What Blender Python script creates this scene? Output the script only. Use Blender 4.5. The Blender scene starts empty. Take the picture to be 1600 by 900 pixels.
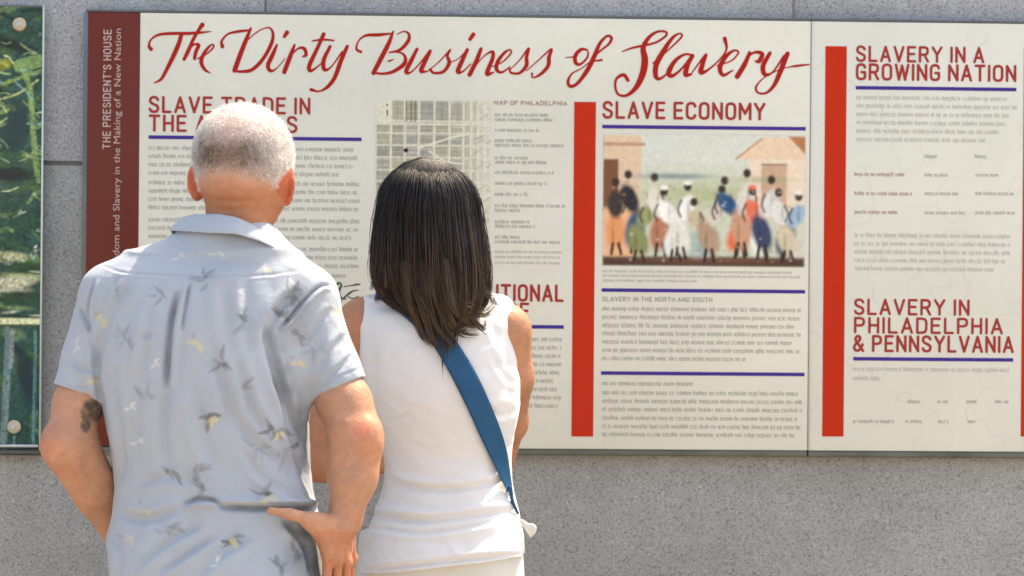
import bpy, math, random
import numpy as np
from mathutils import Matrix, Vector
random.seed(7); rng = np.random.default_rng(7)
S = bpy.context.scene
C = S.collection
R = math.radians
# ------------------------------------------------------------------ camera
YAW, ROLL, DIST, LENS = R(3.2), R(0.5), 7.6, 134.6
fwd = np.array([math.sin(YAW), math.cos(YAW), 0.0])
r0 = np.array([math.cos(YAW), -math.sin(YAW), 0.0]); u0 = np.array([0, 0, 1.0])
rgt = r0*math.cos(ROLL) + u0*math.sin(ROLL)
upv = u0*math.cos(ROLL) - r0*math.sin(ROLL)
CAM = np.array([0, 0, 1.45]) - fwd*DIST
KP = 36.0/(LENS*1600)
cd = bpy.data.cameras.new('camera'); cam = bpy.data.objects.new('camera', cd); C.objects.link(cam)
cd.lens = LENS; cd.sensor_width = 36; cd.clip_start = 0.1; cd.clip_end = 2000
m3 = Matrix((rgt, upv, -fwd)).transposed()
cam.matrix_world = Matrix.Translation(Vector(CAM)) @ m3.to_4x4()
cd.dof.use_dof = True; cd.dof.focus_distance = 6.45; cd.dof.aperture_fstop = 11
S.camera = cam
# ------------------------------------------------------------------ light
SUN = Vector((0.52, 0.40, 1.15)).normalized()
el = math.asin(SUN.z); az = math.atan2(SUN.x, SUN.y)
wd = bpy.data.worlds.new("World"); S.world = wd; wd.use_nodes = True
nt = wd.node_tree; nt.nodes.clear()
sky = nt.nodes.new('ShaderNodeTexSky'); sky.sky_type = 'NISHITA'; sky.sun_disc = False
sky.sun_elevation = el; sky.sun_rotation = az; sky.air_density = 1.0; sky.dust_density = 2.5; sky.ozone_density = 1.0
bg = nt.nodes.new('ShaderNodeBackground'); bg.inputs[1].default_value = 0.15
wo = nt.nodes.new('ShaderNodeOutputWorld')
nt.links.new(sky.outputs[0], bg.inputs[0]); nt.links.new(bg.outputs[0], wo.inputs[0])
ld = bpy.data.lights.new('sun', 'SUN'); ld.energy = 2.4; ld.angle = R(0.5); ld.color = (1, .95, .87)
lo = bpy.data.objects.new('sun', ld); C.objects.link(lo)
lo.rotation_euler = SUN.to_track_quat('Z', 'Y').to_euler(); lo.location = (2, 3, 8)
S.view_settings.view_transform = 'Standard'; S.view_settings.look = 'None'
S.view_settings.exposure = 1.74; S.view_settings.gamma = 1.0
S.view_settings.use_white_balance = True; S.view_settings.white_balance_temperature = 8200; S.view_settings.white_balance_tint = 8

# ------------------------------------------------------------------ geometry of the shot: photo measures -> places
def ray(px, py): return fwd + rgt*((px-800)*KP) + upv*((450-py)*KP)
def Pt(px, py, d): return CAM + ray(px, py)*d
def wp(px, py, y=-0.03):
    r = ray(px, py); t = (y-CAM[1])/r[1]; p = CAM + r*t
    return p[0], p[2]
def proj(V):
    q = V - CAM; d = q@fwd
    return 800 + (q@rgt)/d/KP, 450 - (q@upv)/d/KP, d
# ------------------------------------------------------------------ object helpers
def link(o, parent=None):
    C.objects.link(o)
    if parent is not None: o.parent = parent
    return o
def thing(name, label, cat, loc=(0, 0, 0), group=None):
    o = bpy.data.objects.new(name, None); link(o); o.location = loc; o.empty_display_size = .1
    o['label'] = label; o['category'] = cat
    if group: o['group'] = group
    return o
def base_of(parent):
    b = np.zeros(3); p = parent
    while p is not None: b = b + np.array(p.location); p = p.parent
    return b
def npmesh(name, V, F, mat, parent=None, smooth=False, col=None, label=None, kind=None, origin=None):
    V = np.asarray(V, dtype=np.float64); F = np.asarray(F, dtype=np.int32)
    b = base_of(parent)
    if origin is not None: o_loc = np.asarray(origin, float) - b
    else: o_loc = np.zeros(3)
    me = bpy.data.meshes.new(name)
    n = F.shape[1]
    me.vertices.add(len(V)); me.vertices.foreach_set('co', (V-b-o_loc).astype(np.float32).ravel())
    me.loops.add(F.size); me.loops.foreach_set('vertex_index', F.ravel())
    me.polygons.add(len(F)); me.polygons.foreach_set('loop_start', np.arange(0, F.size, n, dtype=np.int32))
    me.polygons.foreach_set('loop_total', np.full(len(F), n, dtype=np.int32))
    me.update(calc_edges=True); me.validate()
    if smooth: me.polygons.foreach_set('use_smooth', np.ones(len(me.polygons), bool))
    if col is not None:
        a = me.color_attributes.new('Col', 'FLOAT_COLOR', 'POINT')
        c = np.ones((len(V), 4), np.float32); c[:, :3] = col
        a.data.foreach_set('color', c.ravel())
    me.materials.append(mat)
    o = bpy.data.objects.new(name, me); link(o, parent); o.location = o_loc
    if label: o['label'] = label
    if kind: o['kind'] = kind
    return o
class MB:
    def __init__(s): s.V = []; s.F = []
    def quad(s, a, b, c, d):
        i = len(s.V); s.V += [a, b, c, d]; s.F.append((i, i+1, i+2, i+3))
    def box(s, x0, x1, y0, y1, z0, z1):
        i = len(s.V)
        s.V += [(x, y, z) for x in (x0, x1) for y in (y0, y1) for z in (z0, z1)]
        for f in ((0, 1, 3, 2), (4, 6, 7, 5), (0, 4, 5, 1), (2, 3, 7, 6), (0, 2, 6, 4), (1, 5, 7, 3)): s.F.append(tuple(i+k for k in f))
    def rect(s, x0, x1, z0, z1, y):
        s.quad((x0, y, z0), (x1, y, z0), (x1, y, z1), (x0, y, z1))
    def build(s, name, mat, parent=None, **k): return npmesh(name, s.V, s.F, mat, parent, **k)
def bevel(o, w=.002, seg=2):
    m = o.modifiers.new('bevel', 'BEVEL'); m.width = w; m.segments = seg; m.limit_method = 'ANGLE'; return o
# ------------------------------------------------------------------ materials
def mat(name, col=(.5, .5, .5), rough=.6, spec=.5, attr=False, **kw):
    m = bpy.data.materials.new(name); m.use_nodes = True; n = m.node_tree.nodes; L = m.node_tree.links
    p = n['Principled BSDF']; p.inputs['Base Color'].default_value = (*col, 1); p.inputs['Roughness'].default_value = rough
    p.inputs['Specular IOR Level'].default_value = spec
    for k, v in kw.items():
        p.inputs[k.replace('_', ' ')].default_value = v
    if attr:
        a = n.new('ShaderNodeVertexColor'); a.layer_name = 'Col'; L.new(a.outputs[0], p.inputs['Base Color'])
    return m
def nd(m, t, **kw):
    x = m.node_tree.nodes.new(t)
    for k, v in kw.items():
        if hasattr(x, k): setattr(x, k, v)
        else: x.inputs[k.replace('_', ' ')].default_value = v
    return x
def lk(m, a, b): m.node_tree.links.new(a, b)
def ramp(m, stops):
    r = nd(m, 'ShaderNodeValToRGB'); e = r.color_ramp.elements
    while len(e) < len(stops): e.new(.5)
    for i, (p, c) in enumerate(stops): e[i].position = p; e[i].color = (*c, 1) if len(c) == 3 else c
    return r
def coords(m):
    return nd(m, 'ShaderNodeTexCoord').outputs['Object']
def vary(m, scale, lo, hi, detail=4):
    """multiply the base colour by a soft noise"""
    p = m.node_tree.nodes['Principled BSDF']; sock = p.inputs['Base Color']
    nz = nd(m, 'ShaderNodeTexNoise', Scale=scale, Detail=detail); lk(m, coords(m), nz.inputs['Vector'])
    mr = nd(m, 'ShaderNodeMapRange'); mr.inputs[1].default_value = .3; mr.inputs[2].default_value = .7
    mr.inputs[3].default_value = lo; mr.inputs[4].default_value = hi; lk(m, nz.outputs[0], mr.inputs[0])
    mx = nd(m, 'ShaderNodeMix', data_type='RGBA', blend_type='MULTIPLY'); mx.inputs[0].default_value = 1
    if sock.is_linked: lk(m, sock.links[0].from_socket, mx.inputs[6])
    else: mx.inputs[6].default_value = sock.default_value
    lk(m, mr.outputs[0], mx.inputs[7]); lk(m, mx.outputs[2], sock)
def bump(m, scale, dist, detail=3, strength=1.0, kind='noise'):
    p = m.node_tree.nodes['Principled BSDF']
    nz = nd(m, 'ShaderNodeTexNoise', Scale=scale, Detail=detail); lk(m, coords(m), nz.inputs['Vector'])
    b = nd(m, 'ShaderNodeBump', Strength=strength, Distance=dist); lk(m, nz.outputs[0], b.inputs['Height'])
    if p.inputs['Normal'].is_linked: lk(m, p.inputs['Normal'].links[0].from_socket, b.inputs['Normal'])
    lk(m, b.outputs[0], p.inputs['Normal'])
def granite(name, c0, c1, c2):
    m = mat(name, rough=.75, spec=.3); p = m.node_tree.nodes['Principled BSDF']; co = coords(m)
    a = nd(m, 'ShaderNodeTexNoise', Scale=290, Detail=2, Roughness=.7); lk(m, co, a.inputs['Vector'])
    rp = ramp(m, [(.30, c0), (.47, c1), (.56, c1), (.72, c2)]); lk(m, a.outputs[0], rp.inputs[0])
    v = nd(m, 'ShaderNodeTexVoronoi', Scale=330); lk(m, co, v.inputs['Vector'])
    sp = nd(m, 'ShaderNodeSeparateColor'); lk(m, v.outputs['Color'], sp.inputs[0])
    r2 = ramp(m, [(.0, (.55, .55, .55)), (.12, (.6, .6, .6)), (.2, (1, 1, 1)), (.85, (1, 1, 1)), (.95, (1.3, 1.3, 1.3))]); lk(m, sp.outputs[0], r2.inputs[0])
    mx = nd(m, 'ShaderNodeMix', data_type='RGBA', blend_type='MULTIPLY'); mx.inputs[0].default_value = .8
    lk(m, rp.outputs[0], mx.inputs[6]); lk(m, r2.outputs[0], mx.inputs[7]); lk(m, mx.outputs[2], p.inputs['Base Color'])
    vary(m, 2.2, .84, 1.08, 6); vary(m, 14, .92, 1.05, 4)
    bump(m, 260, .0006)
    return m
M = {}
M['granite'] = granite('granite', (.235, .232, .23), (.318, .316, .312), (.39, .385, .38))
M['granite_top'] = granite('granite_top', (.20, .205, .22), (.36, .37, .40), (.5, .5, .53))
M['mortar'] = mat('mortar', (.15, .15, .15), .9)
M['metal'] = mat('metal', (.42, .44, .46), .35, Metallic=.9); vary(M['metal'], 12, .85, 1.1)
M['rail'] = mat('rail', (.10, .105, .11), .8)
M['dark_metal'] = mat('dark_metal', (.10, .10, .085), .5, Metallic=.4); vary(M['dark_metal'], 8, .7, 1.3)
M['pave'] = mat('pave', (.33, .28, .23), .85); vary(M['pave'], 3, .85, 1.1)
M['paper'] = mat('paper', (.65, .63, .55), .38, .25)
vary(M['paper'], 2.3, .90, 1.04); vary(M['paper'], 60, .985, 1.015)
M['paper2'] = mat('paper2', (.66, .655, .61), .32, .35)
M['edge'] = mat('edge', (.62, .60, .58), .4)
M['red'] = mat('red', (.50, .022, .004), .4, .15)
M['letter_red'] = mat('letter_red', (.36, .012, .009), .5, .12)
M['head_red'] = mat('head_red', (.33, .035, .03), .5, .12)
M['purple'] = mat('purple', (.05, .028, .23), .5, .12)
M['ink'] = mat('ink', (.29, .285, .255), .5)
M['ink_light'] = mat('ink_light', (.40, .39, .35), .5)
M['ink_red'] = mat('ink_red', (.34, .16, .14), .5)
M['ink_dark'] = mat('ink_dark', (.05, .065, .055), .5)
M['pale_ink'] = mat('pale_ink', (.44, .31, .29), .5)
M['maroon'] = mat('maroon', (.13, .022, .014), .3, .18)
M['print'] = mat('print', rough=.4, attr=True, spec=.2)
M['bolt'] = mat('bolt', (.46, .38, .28), .5)
def contour(m, base):
    p = m.node_tree.nodes['Principled BSDF']; co = coords(m)
    nz = nd(m, 'ShaderNodeTexNoise', Scale=3.2, Detail=3); lk(m, co, nz.inputs['Vector'])
    mu = nd(m, 'ShaderNodeMath', operation='MULTIPLY'); mu.inputs[1].default_value = 9; lk(m, nz.outputs[0], mu.inputs[0])
    fr = nd(m, 'ShaderNodeMath', operation='FRACT'); lk(m, mu.outputs[0], fr.inputs[0])
    rp = ramp(m, [(0, (base[0]*.9, base[1]*.91, base[2]*.92)), (.07, base), (1, base)]); lk(m, fr.outputs[0], rp.inputs[0])
    lk(m, rp.outputs[0], p.inputs['Base Color'])
contour(M['paper2'], (.645, .63, .56)); vary(M['paper2'], 5, .95, 1.03)

# ------------------------------------------------------------------ flat print mesher (2-D field -> filled shapes)
class Flat:
    def __init__(s, x0, x1, z0, z1, h):
        s.x0, s.z0, s.h = x0, z0, h
        s.nx = int((x1-x0)/h)+2; s.nz = int((z1-z0)/h)+2
        s.F = np.full((s.nx, s.nz), 1.0, np.float32)
    def seg(s, a, b, ra, rb=None):
        rb = ra if rb is None else rb
        r = max(ra, rb) + s.h*2.5
        i0 = max(0, int((min(a[0], b[0])-r-s.x0)/s.h)); i1 = min(s.nx, int((max(a[0], b[0])+r-s.x0)/s.h)+2)
        k0 = max(0, int((min(a[1], b[1])-r-s.z0)/s.h)); k1 = min(s.nz, int((max(a[1], b[1])+r-s.z0)/s.h)+2)
        if i1 <= i0 or k1 <= k0: return
        X = (s.x0+np.arange(i0, i1)*s.h)[:, None]; Z = (s.z0+np.arange(k0, k1)*s.h)[None]
        dx, dz = b[0]-a[0], b[1]-a[1]; l2 = dx*dx+dz*dz+1e-14
        t = np.clip(((X-a[0])*dx+(Z-a[1])*dz)/l2, 0, 1)
        d = np.sqrt((X-a[0]-t*dx)**2+(Z-a[1]-t*dz)**2) - (ra+(rb-ra)*t)
        s.F[i0:i1, k0:k1] = np.minimum(s.F[i0:i1, k0:k1], d)
    def build(s, name, y, m, parent, **k):
        F = s.F; V = []; T = []
        P = np.stack(np.meshgrid(s.x0+np.arange(s.nx)*s.h, s.z0+np.arange(s.nz)*s.h, indexing='ij'), -1)
        def tri(A, B, D):
            fa, fb, fd = A[0], B[0], D[0]; pa, pb, pd = A[1], B[1], D[1]
            out = []
            n = (fa < 0).astype(int)+(fb < 0)+(fd < 0)
            k3 = n == 3
            out.append(np.stack([pa[k3], pb[k3], pd[k3]], 1))
            for (f0, p0, f1, p1, f2, p2) in ((fa, pa, fb, pb, fd, pd), (fb, pb, fd, pd, fa, pa), (fd, pd, fa, pa, fb, pb)):
                k1 = (n == 1) & (f0 < 0)
                def cut(k, fx, px, fy, py):
                    t = (fx[k]/(fx[k]-fy[k]))[:, None]; return px[k]+(py[k]-px[k])*t
                out.append(np.stack([p0[k1], cut(k1, f0, p0, f1, p1), cut(k1, f0, p0, f2, p2)], 1))
                k2 = (n == 2) & (f0 >= 0)
                c1 = cut(k2, f0, p0, f1, p1); c2 = cut(k2, f0, p0, f2, p2)
                out.append(np.stack([c1, p1[k2], p2[k2]], 1)); out.append(np.stack([c1, p2[k2], c2], 1))
            return np.concatenate(out)
        c = [(F[:-1, :-1].ravel(), P[:-1, :-1].reshape(-1, 2)), (F[1:, :-1].ravel(), P[1:, :-1].reshape(-1, 2)),
             (F[1:, 1:].ravel(), P[1:, 1:].reshape(-1, 2)), (F[:-1, 1:].ravel(), P[:-1, 1:].reshape(-1, 2))]
        keep = (c[0][0] < 0) | (c[1][0] < 0) | (c[2][0] < 0) | (c[3][0] < 0)
        c = [(f[keep], p[keep]) for f, p in c]
        T = np.concatenate([tri(c[0], c[1], c[2]), tri(c[0], c[2], c[3])]).reshape(-1, 2)
        key = np.round(T/1e-6).astype(np.int64); _, ix, inv = np.unique(key, axis=0, return_index=True, return_inverse=True)
        T2 = T[ix]; inv = inv.ravel(); Fc = inv.reshape(-1, 3)
        ok = (Fc[:, 0] != Fc[:, 1]) & (Fc[:, 1] != Fc[:, 2]) & (Fc[:, 0] != Fc[:, 2])
        V = np.stack([T2[:, 0], np.full(len(T2), y), T2[:, 1]], 1)
        return npmesh(name, V, Fc[ok], m, parent, **k)
GL = {
 'A': [[(0, 0), (.27, 1), (.54, 0)], [(.1, .3), (.44, .3)]],
 'B': [[(0, 0), (0, 1), (.3, 1), (.42, .94), (.46, .78), (.42, .6), (.3, .53), (0, .53)], [(.3, .53), (.45, .47), (.5, .28), (.45, .08), (.32, 0), (0, 0)]],
 'C': [[(.48, .8), (.44, .93), (.32, 1), (.18, 1), (.05, .93), (0, .78), (0, .22), (.05, .07), (.18, 0), (.32, 0), (.44, .07), (.48, .2)]],
 'D': [[(0, 0), (0, 1), (.28, 1), (.44, .93), (.5, .75), (.5, .25), (.44, .07), (.28, 0), (0, 0)]],
 'E': [[(.44, 1), (0, 1), (0, 0), (.44, 0)], [(0, .52), (.38, .52)]],
 'G': [[(.48, .8), (.44, .93), (.32, 1), (.18, 1), (.05, .93), (0, .78), (0, .22), (.05, .07), (.18, 0), (.32, 0), (.44, .05), (.49, .15), (.49, .47), (.28, .47)]],
 'F': [[(.44, 1), (0, 1), (0, 0)], [(0, .52), (.38, .52)]],
 'H': [[(0, 0), (0, 1)], [(.48, 0), (.48, 1)], [(0, .5), (.48, .5)]],
 'I': [[(0, 0), (0, 1)]],
 'L': [[(0, 1), (0, 0), (.42, 0)]],
 'M': [[(0, 0), (0, 1), (.31, .35), (.62, 1), (.62, 0)]],
 'N': [[(0, 0), (0, 1), (.5, 0), (.5, 1)]],
 'O': [[(.18, 0), (.05, .07), (0, .22), (0, .78), (.05, .93), (.18, 1), (.32, 1), (.45, .93), (.5, .78), (.5, .22), (.45, .07), (.32, 0), (.18, 0)]],
 'P': [[(0, 0), (0, 1), (.32, 1), (.45, .93), (.49, .75), (.45, .56), (.32, .48), (0, .48)]],
 'R': [[(0, 0), (0, 1), (.32, 1), (.45, .93), (.49, .75), (.45, .56), (.32, .48), (0, .48)], [(.28, .48), (.5, 0)]],
 'S': [[(.47, .82), (.41, .94), (.3, 1), (.17, 1), (.05, .93), (.01, .78), (.05, .63), (.16, .55), (.34, .46), (.45, .38), (.49, .24), (.44, .07), (.31, 0), (.17, 0), (.06, .06), (0, .19)]],
 'T': [[(0, 1), (.52, 1)], [(.26, 1), (.26, 0)]],
 'U': [[(0, 1), (0, .22), (.05, .07), (.18, 0), (.32, 0), (.45, .07), (.5, .22), (.5, 1)]],
 'V': [[(0, 1), (.27, 0), (.54, 1)]],
 'W': [[(0, 1), (.19, 0), (.38, .95), (.57, 0), (.76, 1)]],
 'Y': [[(0, 1), (.27, .48), (.54, 1)], [(.27, .48), (.27, 0)]],
 '&': [[(.58, 0), (.12, .68), (.1, .85), (.2, 1), (.32, 1), (.4, .88), (.36, .72), (.08, .42), (0, .22), (.08, .04), (.22, 0), (.36, .05), (.55, .42)]],
 "'": [[(0, 1), (0, .78)]]}
def layout(txt, gap):
    pos = []; x = 0
    for ch in txt:
        if ch == ' ': x += .34; continue
        w = max(p[0] for pl in GL[ch] for p in pl); pos.append((ch, x)); x += w+gap
    return pos, x-gap
def caps(name, lines, m, parent, y=-.0306, sw=.185, h=.0006, vertical=False):
    """lines: (text, px0, px1, py_top, py_bottom): capitals set between those photo measures on the board"""
    ext = [wp(l[1], l[4]) for l in lines]+[wp(l[2], l[3]) for l in lines]
    xs = [e[0] for e in ext]; zs = [e[1] for e in ext]
    fl = Flat(min(xs)-.01, max(xs)+.01, min(zs)-.01, max(zs)+.01, h)
    for (t, p0, p1, yt, yb) in lines:
        if vertical:
            (xa, za), (xb, zb) = wp(p0, yb), wp(p1, yt); hh = xb-xa; ww = zb-za
        else:
            pc = (p0+p1)/2
            xa = wp(p0, yb)[0]; xb = wp(p1, yb)[0]; za = wp(pc, yb)[1]; zb = wp(pc, yt)[1]; hh = zb-za; ww = xb-xa
        st = sw*hh/(1+sw); hh -= st; ww -= st
        pos, tot = layout(t, .31); sx = ww/tot
        for ch, x in pos:
            for pl in GL[ch]:
                q = [((x+a)*sx+st/2, b*hh+st/2) for a, b in pl]
                for a, b in zip(q, q[1:]):
                    if vertical: fl.seg((xb-a[1], za+a[0]), (xb-b[1], za+b[0]), st/2)
                    else: fl.seg((xa+a[0], za+a[1]), (xa+b[0], za+b[1]), st/2)
    return fl.build(name, y, m, parent)
def spline(pts, n=7):
    P = np.array(pts, float); P = np.vstack([2*P[0]-P[1], P, 2*P[-1]-P[-2]]); out = []
    for i in range(1, len(P)-2):
        a, b, c, d = P[i-1:i+3]
        for t in np.arange(n)/n:
            out.append(.5*((2*b)+(-a+c)*t+(2*a-5*b+4*c-d)*t*t+(-a+3*b-3*c+d)*t**3))
    out.append(P[-2]); return np.array(out)
def strokes(name, items, m, parent, h=.0007, y=-.0306, grow=1.0):
    pts = []
    for (ox, oy, s, sts) in items:
        for st in sts:
            q = spline(st); pts.append([(*wp(ox+p[0]/s, oy+p[1]/s), max(p[2], 5)/s*.5*grow*.00127) for p in q])
    al = [p for st in pts for p in st]
    fl = Flat(min(p[0] for p in al)-.012, max(p[0] for p in al)+.012, min(p[1] for p in al)-.012, max(p[1] for p in al)+.012, h)
    for st in pts:
        for a, b in zip(st, st[1:]): fl.seg(a[:2], b[:2], a[2], b[2])
    return fl.build(name, y, m, parent)
def text_block(name, lines, m, parent, xh=5.0, stroke=.85, seed=1, caps_=False, y=-.0305, origin=None):
    """lines of small print too fine to read: (px0, px1, py of the middle)"""
    r = random.Random(seed); mb = MB(); s = .00127
    for (p0, p1, py) in lines:
        x0, z0 = wp(p0, py+xh/2); x1, _ = wp(p1, py); z0 = wp((p0+p1)/2, py+xh/2)[1]
        x = x0; w = stroke*s; X = xh*s
        while x < x1-3*s:
            for _ in range(r.choice((2, 3, 4, 5, 6, 7, 8))):
                lw = X*(.62 if not caps_ else .7)
                if x+lw > x1: break
                k = r.random(); top = X
                asc = r.random()
                zt = z0+(X*1.45 if (asc < .22 and not caps_) else X)
                zb = z0-(X*.4 if (asc > .9 and not caps_) else 0)
                if k < .45:
                    mb.rect(x, x+w, zb, zt, y); mb.rect(x+w, x+lw-w, z0+X-w*.9, z0+X, y); mb.rect(x+lw-w, x+lw, z0, z0+X, y)
                elif k < .75:
                    mb.rect(x, x+w, z0, z0+X, y); mb.rect(x+w, x+lw, z0, z0+w*.9, y); mb.rect(x+w, x+lw, z0+X-w*.9, z0+X, y)
                    if r.random() < .6: mb.rect(x+w, x+lw*.9, z0+X*.45, z0+X*.45+w*.8, y)
                else:
                    lw *= .5; mb.rect(x+lw*.3, x+lw*.3+w, z0, zt, y)
                x += lw+w*1.1
            x += X*.5
    return mb.build(name, m, parent)
# ------------------------------------------------------------------ small paint canvas for printed pictures (flat, unlit colours)
class Canvas:
    def __init__(s, w, h, step, base):
        s.w, s.h, s.step = w, h, step
        s.X, s.Y = np.meshgrid(np.arange(0, w+step*.5, step), np.arange(0, h+step*.5, step))
        s.I = np.zeros(s.X.shape+(3,)) + np.array(base)
    def mixin(s, a, col):
        a = np.clip(a, 0, 1)[..., None]; s.I = s.I*(1-a)+np.array(col)*a
    def ell(s, x, y, rx, ry, col, rot=0, soft=.18, a=1.0):
        c, n = math.cos(rot), math.sin(rot); u = ((s.X-x)*c+(s.Y-y)*n)/rx; v = (-(s.X-x)*n+(s.Y-y)*c)/ry
        s.mixin((1-np.sqrt(u*u+v*v))/soft*a, col)
    def line(s, pts, r, col, soft=1.2, a=1.0):
        P = spline([(p[0], p[1], 0) for p in pts], 4) if len(pts) > 2 else np.array([(p[0], p[1], 0) for p in pts], float)
        d = np.full(s.X.shape, 1e9)
        for p, q in zip(P, P[1:]):
            dx, dy = q[0]-p[0], q[1]-p[1]; t = np.clip(((s.X-p[0])*dx+(s.Y-p[1])*dy)/(dx*dx+dy*dy+1e-9), 0, 1)
            d = np.minimum(d, np.hypot(s.X-p[0]-t*dx, s.Y-p[1]-t*dy))
        s.mixin(np.clip((r-d)/soft+.5, 0, 1)*a, col)
    def poly(s, pts, col, a=1.0, soft=2.0):
        """convex polygon"""
        d = np.full(s.X.shape, 1e9); n = len(pts)
        ar = sum(pts[i][0]*pts[(i+1) % n][1]-pts[(i+1) % n][0]*pts[i][1] for i in range(n)); sg = 1 if ar > 0 else -1
        for i in range(n):
            (x0, y0), (x1, y1) = pts[i], pts[(i+1) % n]; L = math.hypot(x1-x0, y1-y0)
            d = np.minimum(d, sg*((x1-x0)*(s.Y-y0)-(y1-y0)*(s.X-x0))/L)
        s.mixin(np.clip(d/soft+.5, 0, 1)*a, col)
    def grain(s, amp, r=3, seed=1):
        g = np.random.default_rng(seed).normal(size=s.X.shape)
        for _ in range(r):
            g = (g+np.roll(g, 1, 0)+np.roll(g, -1, 0)+np.roll(g, 1, 1)+np.roll(g, -1, 1))/5
        g /= g.std(); s.I = np.clip(s.I*(1+amp*g[..., None]), 0, 1)
    def build(s, name, x0, x1, z0, z1, y, m, parent, label=None):
        nr, nc = s.X.shape
        U = s.X/s.X.max(); W = s.Y/s.Y.max()
        V = np.stack([x0+U*(x1-x0), np.full(U.shape, y), z1-W*(z1-z0)], -1).reshape(-1, 3)
        i = np.arange(nr*nc).reshape(nr, nc)
        F = np.stack([i[1:, :-1], i[1:, 1:], i[:-1, 1:], i[:-1, :-1]], -1).reshape(-1, 4)
        return npmesh(name, V, F, m, parent, col=s.I.reshape(-1, 3), label=label)
def srgb(r, g, b):
    return tuple(((c/255+.055)/1.055)**2.4 if c > 10 else c/3294 for c in (r, g, b))
#%%SPLIT setting
# ------------------------------------------------------------------ ground and granite wall
g = MB(); g.rect(-1, 1, -1, 1, 0)
gm = npmesh('ground', [(-60, -70, 0), (60, -70, 0), (60, 60, 0), (-60, 60, 0)], [(0, 1, 2, 3)], M['pave']); gm['kind'] = 'structure'
wall = thing('granite_wall', 'grey flecked granite slab wall behind the exhibit panels', 'wall', (0, .15, 0))
core = MB(); core.box(-4.2, 4.6, .0065, .33, 0, 2.58); core.build('core', M['mortar'], wall)
jx, jz = wp(925, 720, 0)[0], wp(100, 255, 0)[1]
courses = [(0.0, jz-.93, .35), (jz-.93, jz, 0), (jz, 2.58, .5)]
tops = [wp(x, 8, 0)[0] for x in (415, 1240)]
for ci, (za, zb, off) in enumerate(courses):
    xs = [-4.2, -2.9, -1.55, jx-1.35 if ci == 1 else -.3, jx, jx+1.35, jx+2.7, 4.6] if ci == 1 else None
    if ci == 0: xs = [-4.2, -3.0, -1.7, -.5, .75, 2.0, 3.3, 4.6]
    if ci == 1: xs = [-4.2, -2.6, -1.24, jx+1.36, jx+2.7, 4.6]
    if ci == 2: xs = [-4.2, -3.1, -1.8, tops[0], tops[1], tops[1]+1.04, tops[1]+2.1, 4.6]
    for a, b in zip(xs, xs[1:]):
        sl = MB(); gp = .0022 if ci != 1 else .0003
        sl.box(a+gp, b-gp, random.uniform(0, .0008), .0062, za+.0042, zb-.0042)
        bevel(sl.build('granite_slab', M['granite_top' if ci == 2 else 'granite'], wall, origin=((a+b)/2, 0, za)), .0015)
cap = MB(); cap.box(-4.25, 4.65, -.03, .38, 2.582, 2.66); bevel(cap.build('coping', M['granite_top'], wall), .006)

# ------------------------------------------------------------------ main text panel
def rz(py, px=700): return wp(px, py)[1]
PX0 = wp(135, 300)[0]; PX1 = wp(1264.5, 350)[0]
ZT = (wp(400, 23)[1]+wp(1000, 29)[1])/2; ZB = (wp(820, 702)[1]+wp(1200, 703)[1])/2
zc = (ZT+ZB)/2
p1 = thing('exhibit_panel', 'wide cream text panel with red script title and maroon left strip, on the granite wall', 'sign', (PX0, 0, ZB))
spx = wp(217.5, 200)[0]
b = MB(); b.box(spx+.0003, PX1, -.03, -.012, ZB, ZT); bevel(b.build('board', M['paper'], p1), .0012)
b = MB(); b.box(PX0, spx, -.0302, -.012, ZB, ZT); bevel(b.build('spine_board', M['maroon'], p1, label='maroon vertical strip with pale lettering'), .0012)
b = MB(); b.box(PX0-.009, PX1+.5, -.012, -.001, ZB-.004, ZT+.0008); b.build('backing_frame', M['metal'], p1)
b = MB(); b.box(PX0-.004, PX1-.001, -.034, -.0125, ZB-.0125, ZB-.0012); bevel(b.build('bottom_rail', M['dark_metal'], p1), .002)
b = MB(); b.box(PX0-.004, PX1-.001, -.029, -.0125, ZT+.001, ZT+.0055); bevel(b.build('top_rail', M['rail'], p1), .001)
# title
T1 = [[(75,220,30),(60,195,22),(75,150,14),(130,115,20),(220,105,24),(330,105,24),(420,100,22),(515,90,8)],
 [(300,110,30),(275,190,34),(235,280,34),(190,370,28),(150,440,22),(100,468,10)],
 [(452,42,36),(425,80,26),(385,150,26),(350,230,30),(318,295,26)],
 [(330,260,10),(385,190,14),(425,190,26),(405,240,28),(395,290,24)],
 [(420,290,12),(490,250,12),(535,205,14),(525,185,12),(490,215,22),(455,270,28),(445,320,30),(470,370,24),(512,397,8)],
 [(600,200,30),(595,160,18),(640,110,16),(720,90,22),(810,80,14)],
 [(808,66,16),(775,150,32),(735,250,36),(690,375,38)],
 [(790,150,8),(840,105,10),(900,70,10),(950,65,14),(972,110,22),(960,180,28),(900,290,28),(820,370,28),(740,385,22),(680,380,16)],
 [(1075,98,34),(1055,128,24)],
 [(1000,190,18),(970,260,32),(935,340,32),(955,380,26),(1000,360,10),(1060,290,8)],
 [(1130,190,18),(1100,270,34),(1055,388,34)],[(1080,300,10),(1150,220,14),(1200,215,26),(1215,262,26),(1190,275,12)],
 [(1345,110,30),(1300,210,28),(1240,340,34),(1250,380,24),(1310,340,10),(1345,300,8)],[(1262,160,12),(1340,150,18),(1420,156,12)],
 [(1392,200,24),(1345,300,32),(1350,370,30),(1400,350,12),(1480,240,14)],
 [(1518,200,26),(1470,310,34),(1425,430,32),(1370,500,26),(1310,530,14),(1252,518,26)]]
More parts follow.
